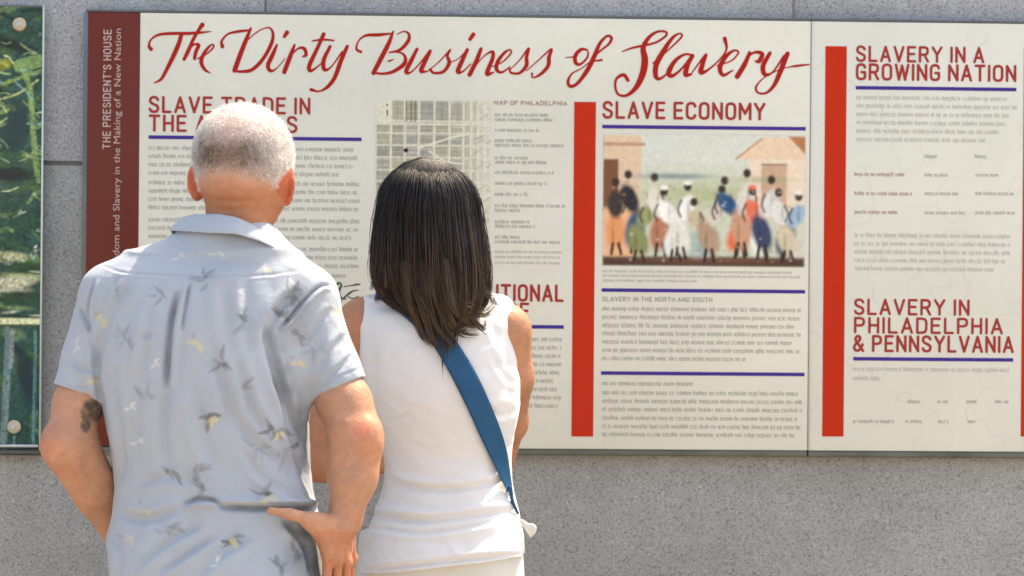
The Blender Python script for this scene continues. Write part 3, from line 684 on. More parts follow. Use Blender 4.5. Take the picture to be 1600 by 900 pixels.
            q[~inA] = q[~inA][:, ::-1]; Q.append(q)
        Q = np.concatenate(Q); Q = Q[(Q >= 0).all(1)]
        return V, Q
def relax(V, Q, it=2, lam=.5):
    for _ in range(it):
        acc = np.zeros_like(V); cnt = np.zeros(len(V))
        for a in range(4):
            b = (a+1) % 4; np.add.at(acc, Q[:, a], V[Q[:, b]]); np.add.at(acc, Q[:, b], V[Q[:, a]]); np.add.at(cnt, Q[:, a], 1); np.add.at(cnt, Q[:, b], 1)
        V = V+(acc/np.maximum(cnt, 1)[:, None]-V)*lam
    return V
def vnormals(V, Q):
    n = np.cross(V[Q[:, 2]]-V[Q[:, 0]], V[Q[:, 3]]-V[Q[:, 1]]); N = np.zeros_like(V)
    for a in range(4): np.add.at(N, Q[:, a], n)
    return N/(np.linalg.norm(N, axis=1)[:, None]+1e-12)
def wav(V, f, seed, n=7, an=(1, 1, 1)):
    """smooth wandering noise in -1..1"""
    g = np.random.default_rng(seed); A = V*np.array(an); out = np.zeros(len(V)); W = A.copy()
    for i in range(n):
        d = g.normal(size=3); d /= np.linalg.norm(d); ph = g.uniform(0, 6.28); fr = f*g.uniform(.6, 1.6)
        out += np.sin(W@d*fr*6.28+ph); W = W+.12/f*np.cos(W[:, [1, 2, 0]]*f*4+ph)
    return out/n*1.6
def seg_dist(px, py, pts):
    """signed distance to a polyline in photo measures, and 0..1 along it"""
    P = spline([(p[0], p[1], 0) for p in pts], 5)[:, :2] if len(pts) > 2 else np.array(pts, float)
    L = np.r_[0, np.cumsum(np.hypot(*np.diff(P, axis=0).T))]; best = np.full(len(px), 1e9); sg = np.zeros(len(px)); al = np.zeros(len(px))
    for i, (a, b) in enumerate(zip(P, P[1:])):
        d = b-a; l2 = d@d+1e-9; t = np.clip(((px-a[0])*d[0]+(py-a[1])*d[1])/l2, 0, 1)
        ex, ey = px-a[0]-t*d[0], py-a[1]-t*d[1]; dd = np.hypot(ex, ey); m = dd < best
        best[m] = dd[m]; sg[m] = np.sign(d[0]*ey-d[1]*ex)[m]; al[m] = ((L[i]+t*math.sqrt(l2))/L[-1])[m]
    return best, sg*best, al
def folds(V, N, lines, pxs):
    """press creases into cloth: (points, depth mm, width px, ridge mm, ridge offset px)"""
    px, py, d = proj(V); back = np.clip(-(N@fwd)*2+.3, 0, 1); disp = np.zeros(len(V))
    for ln in lines:
        pts, A, w = ln[:3]; rA, ro = (ln[3], ln[4]) if len(ln) > 3 else (A*.5, w*1.8)
        x0, x1 = min(p[0] for p in pts)-5*w-abs(ro), max(p[0] for p in pts)+5*w+abs(ro); y0, y1 = min(p[1] for p in pts)-5*w-abs(ro), max(p[1] for p in pts)+5*w+abs(ro)
        m = (px > x0) & (px < x1) & (py > y0) & (py < y1) & (back > 0)
        if not m.any(): continue
        b, s_, al = seg_dist(px[m], py[m], pts)
        tp = np.clip(np.minimum(al, 1-al)*5, 0, 1)**.7
        endd = tp
        disp[m] += endd*(-A*np.exp(-(b/w)**2)+rA*np.exp(-((s_-ro)/(w*1.2))**2))*.001
    return V+N*(disp*back)[:, None]
def finger(f, p, dirs, r, lens, k=.004):
    p = np.array(p, float)
    for d, l, (ra, rb) in zip(dirs, lens, r):
        d = np.array(d, float); d /= np.linalg.norm(d); q = p+d*l; f.cap(p, q, ra, rb, k); p = q
def hand(f, wrist, dn, nm, sd, curl=.35, sc=1.0):
    """relaxed hand. dn: along the palm, nm: out of the palm side, sd: towards the thumb"""
    w = np.array(wrist, float); dn, nm, sd = (np.array(v, float)/np.linalg.norm(v) for v in (dn, nm, sd))
    for i, (o, L, kn) in enumerate(((.030, .098, .088), (.010, .106, .092), (-.010, .098, .086), (-.029, .078, .078))):
        kp = w+(dn*kn+sd*o)*sc; f.cap(w+sd*o*.5*sc, kp, .015*sc, .0115*sc, .008)
        p = kp; a = curl*.5
        for j, (fr, ra, rb) in enumerate(((.45, .0095, .0085), (.3, .0085, .0078), (.25, .0078, .0065))):
            d = dn*math.cos(a)+nm*math.sin(a); q = p+d*L*fr*sc; f.cap(p, q, ra*sc, rb*sc, .003); p = q; a += curl*(1+.1*i)
    t0 = w+(dn*.02+sd*.022)*sc; t1 = t0+(dn*.035+sd*.028+nm*.012)*sc; t2 = t1+(dn*.034+sd*.012+nm*.010)*sc; t3 = t2+(dn*.024+sd*.002+nm*.008)*sc
    f.cap(t0, t1, .015*sc, .0115*sc, .008); f.cap(t1, t2, .0105*sc, .0098*sc, .003); f.cap(t2, t3, .0095*sc, .0075*sc, .003)

# shared materials
def skinmat(name):
    m = mat(name, rough=.52, spec=.4, attr=True); p = m.node_tree.nodes['Principled BSDF']
    p.inputs['Subsurface Weight'].default_value = .10; p.inputs['Subsurface Radius'].default_value = (1, .35, .2); p.inputs['Subsurface Scale'].default_value = .006
    vary(m, 14, .90, 1.08, 4); vary(m, 70, .90, 1.09, 4); vary(m, 260, .93, 1.05, 3); bump(m, 420, .0010, 4, .8); bump(m, 55, .0035, 4, .5); return m
M['skin'] = skinmat('skin')
def cloth(name, attr=True, col=(.6, .6, .6), fine=.35, rough=.9):
    m = mat(name, col, rough=rough, spec=.2, attr=attr); p = m.node_tree.nodes['Principled BSDF']; p.inputs['Sheen Weight'].default_value = .15
    bump(m, 900, .0005, 2, .6); bump(m, 34, .006, 5, fine); return m
M['shirt'] = cloth('shirt', fine=.6); M['tank'] = cloth('tank', fine=.22)
M['trousers'] = cloth('trousers', False, (.30, .29, .27)); M['pants'] = cloth('pants', False, (.62, .60, .56))
M['shoe'] = mat('shoe', (.08, .06, .05), .6); M['strap'] = mat('strap', (.004, .07, .165), .6, .3); bump(M['strap'], 700, .0006, 2, .7); vary(M['strap'], 20, .8, 1.15)
M['hair'] = mat('hair', rough=.5, spec=.3, attr=True); M['grey_hair'] = mat('grey_hair', rough=.5, spec=.4, attr=True)
M['pearl'] = mat('pearl', (.85, .83, .78), .2)

# ================================================================== the man
DM = 6.4
def m(px, py, dd=0.0): return Pt(px, py, DM+dd)
def mz(py): return m(340, py)[2]
man = thing('person', 'grey haired man seen from behind in pale blue printed shirt, hand on hip', 'person', (m(340, 450)[0], m(340, 450)[1], 0))
K = DM*KP*1.0
h = .004
f = Field([m(40, 0)[0]-.02, m(0, 0)[1]-.32, .0], [m(640, 0)[0]+.02, m(0, 0)[1]+.36, 1.80], h)
def trows(rows, mk, s, grow=0):
    out = []
    for (py, l, r, b, dd) in rows:
        c = mk((l+r)/2, py, dd); out.append((c[2], c[0], c[1], (r-l)/2*s+grow, b+grow))
    return out
SM = DM*KP
TR = [(400, 215, 450, .075, .01), (425, 170, 490, .095, .0), (460, 150, 500, .112, .0), (510, 148, 502, .125, .0), (560, 150, 495, .130, .0), (620, 158, 485, .130, .005), (680, 168, 484, .128, .01),
      (730, 176, 486, .125, .015), (770, 179, 493, .128, .015), (800, 177, 500, .128, .015), (840, 167, 504, .130, .01), (880, 168, 508, .132, .0), (930, 172, 512, .134, 0), (1010, 176, 512, .13, 0), (1045, 182, 506, .122, 0)]
f.loft([(z, x, y, a-.020, b-.022) for z, x, y, a, b in trows(TR, m, SM)], .02)
# neck, head, face
f.cap(m(366, 385, .0), m(384, 290, .03), .053, .062, .03)
f.cap(m(300, 414), m(182, 466), .034, .030, .03); f.cap(m(400, 420), m(475, 474), .034, .034, .03)
hy = R(16); hd = np.array([math.sin(hy+YAW), math.cos(hy+YAW), -.08]); hs = np.array([hd[1], -hd[0], 0]); hs /= np.linalg.norm(hs); hu = np.cross(hs, hd/np.linalg.norm(hd)); hd = hd/np.linalg.norm(hd)
HQ = np.array([hs, hd, hu]); HC = m(383, 243, .025)
f.ell(HC, (.077, .098, .083), .02, rot=HQ); f.ell(HC+hu*.006-hd*.022, (.0745, .074, .074), .02, rot=HQ); f.ell(HC-hu*.04-hd*.012, (.066, .072, .055), .03, rot=HQ)
f.ell(HC+hd*.038-hu*.055, (.058, .06, .062), .025, rot=HQ)
f.ell(HC+hd*.07-hu*.098, (.03, .03, .022), .02, rot=HQ)
def face(f, HC, hs, hd, hu, s=1.0):
    f.cap(HC+hd*.094*s-hu*.018*s, HC+hd*.116*s-hu*.048*s, .008*s, .011*s, .008)
    for e in (-1, 1):
        f.ell(HC+hd*.101*s-hu*.020*s+hs*e*.032*s, (.015*s,)*3, .01, op='cut'); f.ell(HC+hd*.086*s-hu*.020*s+hs*e*.031*s, (.0125*s,)*3, .003)
        f.ell(HC+hd*.113*s-hu*.050*s+hs*e*.011*s, (.007*s,)*3, .006)
        f.cap(HC+hd*.096*s-hu*.003*s+hs*e*.015*s, HC+hd*.088*s-hu*.005*s+hs*e*.045*s, .006*s, .004*s, .01)
    f.cap(HC+hd*.101*s-hu*.071*s-hs*.018*s, HC+hd*.101*s-hu*.071*s+hs*.018*s, .004*s, .004*s, .004); f.cap(HC+hd*.100*s-hu*.080*s-hs*.014*s, HC+hd*.100*s-hu*.080*s+hs*.014*s, .005*s, .005*s, .004)
f.ell(HC+hd*.088-hu*.08, (.03, .02, .022), .02, rot=HQ)
face(f, HC, hs, hd, hu)
def ear(f, c, side, s=1.0):
    """side -1 left, 1 right"""
    ax = hs*side*math.cos(R(38))-hd*math.sin(R(38)); nn = hs*side*math.sin(R(38))+hd*math.cos(R(38))
    Q = np.array([ax, nn, hu]); c = np.array(c)
    f.ell(c+ax*.004*s, (.0165*s, .0055*s, .031*s), .006, rot=Q); f.ell(c+ax*.009*s+nn*.0065*s, (.009*s, .005*s, .020*s), .003, 'cut', rot=Q)
    f.ell(c-hu*.026*s+ax*.0*s, (.009*s, .005*s, .010*s), .006, rot=Q)
ear(f, m(309, 282, .03), -1); ear(f, m(450, 290, .022), 1)
# left arm
f.cap(m(176, 470), m(142, 560, -.005), .030, .027, .03); f.cap(m(142, 560, -.005), m(122, 628, -.013), .027, .0385, .02); f.cap(m(122, 628, -.013), m(108, 690, -.03), .0385, .041, .02)
f.ell(m(94, 696, -.040), (.028, .026, .030), .02)
f.cap(m(106, 698, -.03), m(150, 765, .03), .0395, .0385, .02); f.cap(m(100, 720, -.03), m(150, 800, .04), .022, .014, .014); f.cap(m(128, 690, -.03), m(158, 745, .0), .026, .02, .014); f.cap(m(150, 765, .03), m(196, 850, .105), .038, .027, .015)
hand(f, m(205, 866, .125), (.45, .72, -.6), (.35, -.35, .1), (.1, .5, .85), .3)
# right arm
f.cap(m(476, 476), m(518, 582, -.011), .033, .034, .03); f.cap(m(518, 582, -.011), m(537, 628, -.018), .034, .0435, .02); f.cap(m(537, 628, -.018), m(554, 672, -.03), .0435, .043, .02)
f.ell(m(566, 684, -.052), (.027, .022, .030), .02)
f.cap(m(570, 700, -.04), m(562, 760, -.055), .024, .016, .014); f.cap(m(536, 665, -.05), m(534, 745, -.05), .024, .018, .014); pass
f.cap(m(556, 688, -.03), m(552, 745, -.035), .043, .039, .02); f.cap(m(552, 745, -.035), m(537, 818, -.045), .038, .0275, .015)
f.ell(m(556, 815, -.04), (.009, .012, .012), .012)
# right hand on the hip: back of the hand outward, thumb to the spine, four fingers wrapping down and forward
W0 = m(535, 822, -.045)
kn = [m(512, 868, -.070), m(527, 877, -.056), m(541, 880, -.034), m(549, 874, -.006)]
for i, q in enumerate(kn):
    s0 = W0+(np.array([-.012+.006*i, -.006+.006*i, 0])); f.cap(s0, q, .0165, .0108-.0006*i, .006)
f.cap(m(508, 838, -.07), m(516, 868, -.066), .009, .011, .012)
fl = [(.047, .027, .023), (.051, .031, .024), (.047, .028, .024), (.037, .022, .021)]
for i, q in enumerate(kn):
    dirs = [(-.02+.0*i, .12+.1*i, -1), (-.22, .40+.08*i, -.9), (-.42, .65, -.6)]
    rr = .0094-.0004*i
    finger(f, q, dirs, [(rr, rr*.92), (rr*.92, rr*.86), (rr*.85, rr*.7)], fl[i], .0014)
    f.ell(q+np.array([.002, -.004, .001]), (.0105, .0105, .0105), .004); f.cap(W0+np.array([-.01+.007*i, -.020, -.012]), q+np.array([0, -.009, .006]), .0032, .0036, .004)
T0 = m(528, 824, -.058); T1 = m(486, 812, -.092); T2 = m(452, 803, -.110); T3 = m(421, 797.5, -.1225)
f.cap(T0, T1, .0185, .0125, .012); f.cap(T1, T2, .0115, .0100, .004); f.cap(T2, T3, .0098, .0065, .004); f.ell(T1, (.0125, .0115, .0125), .006)
f.cap(m(507, 842, -.068), m(484, 817, -.088), .012, .011, .014); f.cap(m(500, 818, -.078), m(512, 852, -.070), .015, .011, .012)
# legs and feet under the trousers
zc_ = .86; hx = m(340, 450)[0]; hy0 = m(340, 450)[1]
for e in (-1, 1):
    f.cap((hx+e*.085, hy0+.01, zc_+.02), (hx+e*.10, hy0, .50), .085, .055, .03); f.cap((hx+e*.10, hy0, .5), (hx+e*.105, hy0-.01, .09), .052, .036, .02)
    f.cap((hx+e*.105, hy0-.02, .05), (hx+e*.13, hy0+.15, .03), .036, .026, .02)
V, Q = f.mesh(); V = relax(V, Q, 2, .5); N = vnormals(V, Q)
px, py, dp = proj(V)
for vn in ([(545, 735), (540, 770), (548, 800), (535, 830), (538, 860)], [(566, 740), (560, 780), (550, 815), (524, 845)], [(120, 730), (140, 760), (146, 800)], [(536, 640), (545, 690), (540, 730)]):
    V = folds(V, N, [(vn, -1.5, 3.2, 0, 9)], SM)
V = folds(V, N, [([(318, 322), (350, 329), (395, 326)], 1.6, 2.5, .8, 6), ([(322, 308), (360, 315), (410, 312)], 1.2, 2.5, .6, 6), ([(548, 676), (562, 682), (578, 674)], 1.6, 2.5, 1, 5), ([(546, 694), (562, 698), (580, 692)], 1.2, 2.5, .8, 5), ([(508, 818), (530, 822), (556, 818)], 1.0, 2, .6, 4)], SM)
N = vnormals(V, Q)
base = np.array([.46, .228, .142]); col = np.tile(base, (len(V), 1))
def tint(mask, c): 
    mk = np.clip(mask, 0, 1)[:, None]; col[:] = col*(1-mk)+np.array(c)*mk
def blob(cx, cy, rx, ry): return np.exp(-(((px-cx)/rx)**2+((py-cy)/ry)**2))
w1 = wav(V, 9, 3); w2 = wav(V, 30, 4)
tint(.25*w1*w1, (.50, .19, .11)); tint(.6*blob(570, 668, 18, 20)*(N@fwd < .2), (.66, .17, .09)); tint(.35*blob(75, 700, 18, 20), (.64, .19, .11)); tint(.5*blob(575, 715, 16, 26), (.58, .22, .10))
hl = (V-HC); eu, ed, eh = hl@hs, hl@hd, hl@hu
tint(((np.abs(eu) > .066) & (np.abs(eh+.045) < .05) & (np.abs(ed) < .04)).astype(float)*.85, (.52, .10, .045))
tint(.55*((py > 830)*(px > 495)*(px < 575)).astype(float)*(py < 1000), (.46, .15, .075)); tint(.7*((py > 285)*(py < 395)*(px > 300)*(px < 450)).astype(float)*np.clip((py-285)/25, 0, 1)*(N@fwd < .6), (.42, .145, .06))
# tattoo on the back of the left upper arm
tm = np.zeros(len(V)); arm = (N@fwd < .35)
tw = wav(V, 26, 90); tv = wav(V, 60, 91)
q = ((px-146)/20)**2+((py-642)/19)**2; q2 = ((px-134)/8)**2+((py-664)/11)**2
tm = np.maximum(np.clip((1.1-q+.35*tw)*2.5, 0, 1), np.clip((1.1-q2+.3*tw)*2.5, 0, 1))*np.clip(.86+.5*tv, .35, 1)*arm
tint(tm*.88, (.035, .04, .03))
# scalp: thin cover of hair seen as colour, with real stubble over it
earp = [np.linalg.norm((V-m(*e_))*np.array([.6, .6, 1]), axis=1) for e_ in ((305, 283, .035), (455, 291, .03))]
ears = ((earp[0] < .034) & (eu < -.068)) | ((earp[1] < .036) & (eu > .066))
sc_top = np.clip((eh+.066+.30*np.maximum(np.abs(eu)-.048, 0)+.008*w1+.10*ed-.25*np.maximum(ed-.01, 0))/.052, 0, 1)*np.clip((.085-ed)/.02, 0, 1)
dark = np.exp(-((eu/.058)**4))*np.exp(-(((eh+.006)/.030)**2))*(ed < -.02)
scol = np.array([.58, .53, .51])[None]*(1-.0)+np.zeros((len(V), 3)); scol = scol*(1-dark[:, None]*.85)+np.array([.12, .085, .065])*dark[:, None]*.85
thin = np.exp(-((eu/.040)**2+((eh-.034)/.030)**2))*(ed < .02); scol = scol*(1-.6*thin[:, None])+np.array([.60, .36, .29])*.6*thin[:, None]
scol *= (1+.16*w2[:, None])
k_ = (sc_top*~ears)[:, None]*.85; col = col*(1-k_)+scol*k_
body = npmesh('body', V, Q, M['skin'], man, smooth=True, col=np.clip(col, 0, 1))
# cropped hair: thousands of short blades growing out of the scalp
r2 = np.random.default_rng(3); cand = np.flatnonzero((sc_top > .25) & ~ears & (np.linalg.norm(hl, axis=1) < .14))
pick = r2.choice(cand, 60000); jit = r2.normal(size=(60000, 3))*.0016
P0 = V[pick]+jit*(1-0)-N[pick]*.0008; nn = N[pick]
dirn = nn*.55-hu*.65+r2.normal(size=nn.shape)*.16; dirn /= np.linalg.norm(dirn, axis=1)[:, None]
dk = dark[pick]; th = thin[pick]; L = r2.uniform(.0045, .0085, len(pick))*(1-.4*th); side = np.cross(dirn, r2.normal(size=nn.shape)); side /= np.linalg.norm(side, axis=1)[:, None]
keep = (r2.random(len(pick)) > .75*th) & (r2.random(len(pick)) < np.clip(sc_top[pick]+.1, 0, 1)); P0, dirn, L, side, dk = P0[keep], dirn[keep], L[keep], side[keep], dk[keep]
HV = np.stack([P0-side*.00028, P0+side*.00028, P0+dirn*L[:, None]], 1).reshape(-1, 3)
g = np.clip(.74+.13*wav(P0, 28, 77)+r2.normal(0, .07, len(P0)), .3, .95); isd = (r2.random(len(P0)) < dk*1.05); hc = np.stack([g, g*.96, g*.93], 1); hc = hc*(1-.86*np.clip(dk*(1+.5*wav(P0, 40, 78)), 0, 1)[:, None]*np.array([.94, 1, 1.06])); hc = np.clip(hc, .03, 1); hc[isd & (r2.random(len(P0)) < .3)] = np.array([.11, .085, .07])
npmesh('hair', HV, np.arange(len(HV)).reshape(-1, 3), M['grey_hair'], man, col=np.repeat(hc, 3, 0), label='cropped white hair, darker and thinning at the crown')

# --- shirt
h = .0027
f = Field([m(70, 0)[0], m(0, 0)[1]-.19, m(0, 1075)[2]], [m(600, 0)[0], m(0, 0)[1]+.19, m(0, 325)[2]], h)
f.loft(trows(TR, m, SM), .02)
f.cap(m(312, 398), m(182, 459), .047, .046, .045); f.cap(m(396, 404), m(474, 466), .046, .050, .045); f.cap(m(338, 386, -.008), m(392, 394, -.008), .062, .056, .03)
A0, A1 = m(172, 462), m(120, 616, -.012); B0, B1 = m(474, 474), m(532, 610, -.012)
f2 = Field(f.lo, f.lo+(f.n-1)*f.h-1e-6, h); f2.n = f.n; f2.F = np.full(f.F.shape, .05, np.float32)
f2.cap(A0, A1, .0490, .0425, .01); f2.cap(B0, B1, .0530, .0480, .01)
for (a0, a1, r_) in ((A0, A1, .0425), (B0, B1, .0480)):
    ax = (a1-a0)/np.linalg.norm(a1-a0)
    f2.halfcut(a1-ax*.004, ax, a1-[.075, .075, .075], a1+[.075, .075, .075])
    f2.cap(a1-ax*.045, a1+ax*.03, r_-.0055, r_-.006, .002, 'cut')
q_ = np.maximum(.022-np.abs(f.F-f2.F), 0); f.F = np.minimum(f.F, f2.F)-q_*q_/.088; del f2, q_
# open neck and open hem
f.ell(m(362, 340, .010), (.060, .058, .024), .006, 'cut')
zb = m(0, 1045)[2]
f.loft([(z, x, y, a-.004, b-.004) for z, x, y, a, b in trows(TR[-5:], m, SM)][:], .001) if False else None
V, Q = f.mesh(); V = relax(V, Q, 2, .5); N = vnormals(V, Q)
FL = [  # seams and creases of the back
 ([(278, 452), (268, 500), (262, 550), (258, 610)], 11, 5.5, 6, -13), ([(297, 440), (288, 480), (282, 520)], 6, 3.5, 3, 7),
 ([(262, 600), (256, 660), (262, 730)], 4, 10, 3, -18), ([(215, 430), (185, 470), (158, 530), (150, 580)], 3.5, 7, 3, 12),
 ([(147, 435), (141, 462), (136, 490), (142, 516)], 5, 3.2, 3, -7), ([(124, 480), (132, 500), (141, 520)], 6, 3.2, 3, 6),
 ([(138, 515), (148, 545), (152, 590), (160, 640)], 5, 6, 2.5, 9), ([(520, 446), (500, 447), (475, 470), (450, 500), (432, 520)], 6, 2.8, 4.5, -8), ([(470, 452), (440, 480), (420, 515), (414, 540)], 6, 9, 5, 16),
 ([(412, 505), (424, 555), (440, 615), (456, 675), (476, 735), (500, 788)], 9, 7, 6, -15), ([(432, 590), (455, 640), (478, 690)], 7, 8, 4, 13),
 ([(330, 520), (345, 590), (372, 660), (430, 715), (482, 745)], 4.5, 10, 3.5, -19), ([(370, 560), (395, 640), (440, 700), (484, 728)], 3.5, 8, 3, -15),
 ([(300, 600), (320, 690), (350, 750)], 2.5, 13, 2.5, 22), ([(200, 560), (215, 640), (210, 720)], 3, 12, 2.5, 20), ([(178, 600), (190, 680), (186, 760)], 3, 8, 2.5, 12),
 ([(236, 480), (226, 540), (222, 600)], 3, 9, 2.5, 14), ([(196, 560), (220, 530), (248, 520)], 2, 6, 2, 9), ([(350, 440), (352, 500), (356, 570)], 2.2, 12, 2, 18), ([(385, 430), (384, 500), (390, 560)], 2, 10, 2, 15),
 ([(335, 792), (400, 794), (455, 794), (508, 796), (530, 798)], 14, 5, 10, -11), ([(285, 788), (312, 780), (335, 782), (348, 790)], 8, 4, 7, 9), ([(180, 800), (230, 812), (290, 792)], 4, 8, 4, -14),
 ([(440, 812), (464, 834), (480, 860), (486, 900)], 11, 6, 4, 14), ([(206, 890), (260, 850), (320, 815)], 4, 7, 4, 12), ([(240, 900), (290, 868), (345, 832)], 4, 6, 4, 11), ([(280, 925), (340, 870), (400, 830)], 3, 9, 3, 14),
 ([(176, 830), (186, 865), (180, 920)], 4, 7, 3, 10), ([(545, 520), (520, 545), (495, 575)], 3, 7, 2.6, 11), ([(555, 552), (530, 575), (505, 592)], 2.5, 5, 2.2, 8), ([(520, 480), (495, 510), (470, 545)], 3, 7, 2.6, 11),
 ([(110, 560), (125, 575), (150, 580)], 2.5, 5, 2, 8), ([(150, 410), (190, 425), (240, 428), (300, 432), (360, 432), (430, 428), (480, 420)], 1.4, 2.4, .8, 5),
 ([(92, 596), (122, 604), (156, 602)], 1.2, 1.8, .8, 4), ([(492, 606), (530, 588), (566, 574)], 1.2, 1.8, .8, -4), ([(380, 700), (410, 745), (470, 775)], 3, 8, 3, 12), ([(210, 760), (260, 745), (300, 760)], 2.5, 9, 2, 12)]
V = folds(V, N, [(a_[0], a_[1]*1.6, a_[2]*.82, *([a_[3]*1.3, a_[4]*.9] if len(a_) > 3 else [])) for a_ in FL], SM)
lo_ = np.clip((proj(V)[1]-430)/120, .2, 1)
for a0, a1 in ((A0, A1), (B0, B1)):
    ax = (a1-a0)/np.linalg.norm(a1-a0); q_ = V-a1; t_ = q_@ax; rd = np.linalg.norm(q_-t_[:, None]*ax, axis=1); lo_ = lo_*np.where(rd < .07, np.clip((-t_-.006)/.03, 0, 1), 1)
V = V+N*(wav(V, 7, 5, an=(1.6, 1, .6))*.0034*lo_+wav(V, 20, 6, an=(1.3, 1, .8))*.0013*np.clip(lo_*3, 0, 1))[:, None]
b_, s_, al_ = seg_dist(*proj(V)[:2], [(412, 505), (424, 555), (440, 615), (456, 675), (476, 735), (500, 788)])
stp_ = 1/(1+np.exp(-np.clip(-s_, -60, 60)/4))*np.clip(np.minimum(al_, 1-al_)*6, 0, 1)*(b_ < 90)*np.clip(-(N@fwd)*2+.3, 0, 1)*(N@rgt > -.7)
q_ = V-B0; ab_ = B1-B0; L_ = np.linalg.norm(ab_); t_ = np.clip(q_@ab_/L_/L_, 0, 1.2); rd = np.linalg.norm(q_-t_[:, None]*ab_, axis=1)
V = V-N*(.011*stp_*np.exp(-(s_/32)**2)*np.clip((rd-.058)/.012, 0, 1))[:, None]
V = V+N*(wav(V, 13, 51, an=(1.9, 1, .5))*np.clip(wav(V, 4, 52)+.3, 0, 1)*.0030*lo_)[:, None]
N = vnormals(V, Q); px, py, dp = proj(V)
col = np.tile(np.array([.345, .378, .438]), (len(V), 1))
lowmix = np.clip((py-480)/260, 0, 1); col = col*(1+.02*wav(V, 5, 8)[:, None])
def leaf(cx, cy, ang, l, w, c, a):
    u = (px-cx)*math.cos(ang)+(py-cy)*math.sin(ang); v = -(px-cx)*math.sin(ang)+(py-cy)*math.cos(ang)
    t = u/l; q = np.where((t > 0) & (t < 1), w*np.sin(np.pi*np.clip(t, 0, 1)**.8)-np.abs(v+l*.06*np.sin(t*5)), -9)
    tint(np.clip(q/1.6+.2, 0, 1)*a, c)
rr = random.Random(21)
mot = [(252, 455, 0, .5), (322, 436, 0, .6), (302, 530, 1, .9), (385, 500, 0, .7), (347, 566, 0, .75), (155, 487, 1, .8), (240, 568, 2, .45), (192, 528, 0, .4), (147, 590, 1, .8), (327, 650, 3, 1), (428, 672, 3, 1), (402, 700, 0, .45), (440, 712, 0, .5),
       (263, 738, 0, .8), (307, 742, 0, .7), (322, 762, 0, .5), (222, 790, 1, .6), (193, 838, 1, .8), (412, 772, 3, 1), (362, 842, 3, 1), (440, 884, 0, .9), (466, 862, 0, .9), (456, 458, 0, .9), (446, 492, 0, .9), (462, 520, 0, .6), (462, 560, 1, .8),
       (408, 412, 1, .5), (202, 636, 2, .5), (216, 690, 2, .4), (470, 690, 0, .6), (340, 880, 2, .5), (262, 828, 0, .4), (185, 452, 0, .4), (515, 480, 1, .35), (540, 540, 2, .3), (230, 620, 0, .3), (380, 610, 0, .35), (490, 540, 0, .3), (120, 540, 2, .3), (280, 400, 2, .25), (340, 395, 2, .25), (300, 940, 3, .8), (400, 960, 0, .8), (220, 970, 3, .8)]
bk = (N@fwd < .25)
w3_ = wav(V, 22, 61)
tint(.42*np.exp(-(((px-462)/24)**2+((py-482)/40)**2))*(N@fwd < .3), (.14, .15, .16)); tint(.55*np.exp(-(((px-478)/34)**2+((py-880)/34)**2))*(N@fwd < .5), (.10, .11, .115)); b_, s_, al_ = seg_dist(px, py, [(414, 510), (426, 560), (442, 620), (458, 680), (476, 735)]); tint(.72*np.exp(-((b_-11)/13)**2)*(s_ < 0)*np.clip(.75+.45*w3_, 0, 1)*np.clip(np.minimum(al_, 1-al_)*6, 0, 1)*(N@fwd < .6), (.13, .145, .16))  # band along side crease: grey print, plus the receding side's shade painted into the colour
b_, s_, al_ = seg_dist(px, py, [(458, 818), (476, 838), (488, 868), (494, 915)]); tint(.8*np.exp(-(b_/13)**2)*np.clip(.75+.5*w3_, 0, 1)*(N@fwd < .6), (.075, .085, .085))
for (cx, cy, kd, al) in mot:
    if kd in (0, 3):
        n_ = rr.choice((5, 6, 7)); a0 = rr.uniform(0, 6.28)
        for i in range(n_):
            an = a0+rr.gauss(0, .75)+(math.pi if rr.random() < .3 else 0)
            leaf(cx+rr.uniform(-5, 5), cy+rr.uniform(-5, 5), an, rr.uniform(10, 34), rr.uniform(1.6, 5.6), (.12, .13, .13), al*rr.uniform(.3, .85))
        tint(al*.34*np.exp(-(((px-cx)/18)**2+((py-cy)/15)**2))*bk*np.clip(.5+.7*w3_, 0, 1), (.13, .14, .15))
    if kd in (1, 3):
        for i in range(3): leaf(cx+rr.uniform(0, 8), cy+rr.uniform(0, 8), rr.uniform(0, 3), rr.uniform(12, 22), rr.uniform(3, 5.5), (.52, .47, .27), al*rr.uniform(.4, .85))
        if kd == 1: leaf(cx, cy, rr.uniform(0, 6), 12, 2.6, (.28, .25, .17), al*.7)
    if kd == 2:
        for i in range(3): leaf(cx, cy, rr.uniform(0, 6), rr.uniform(10, 18), 2.6, (.70, .69, .60), al)
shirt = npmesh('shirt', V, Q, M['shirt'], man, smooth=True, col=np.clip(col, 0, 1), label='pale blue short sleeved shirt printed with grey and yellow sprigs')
sV, sN = V, N
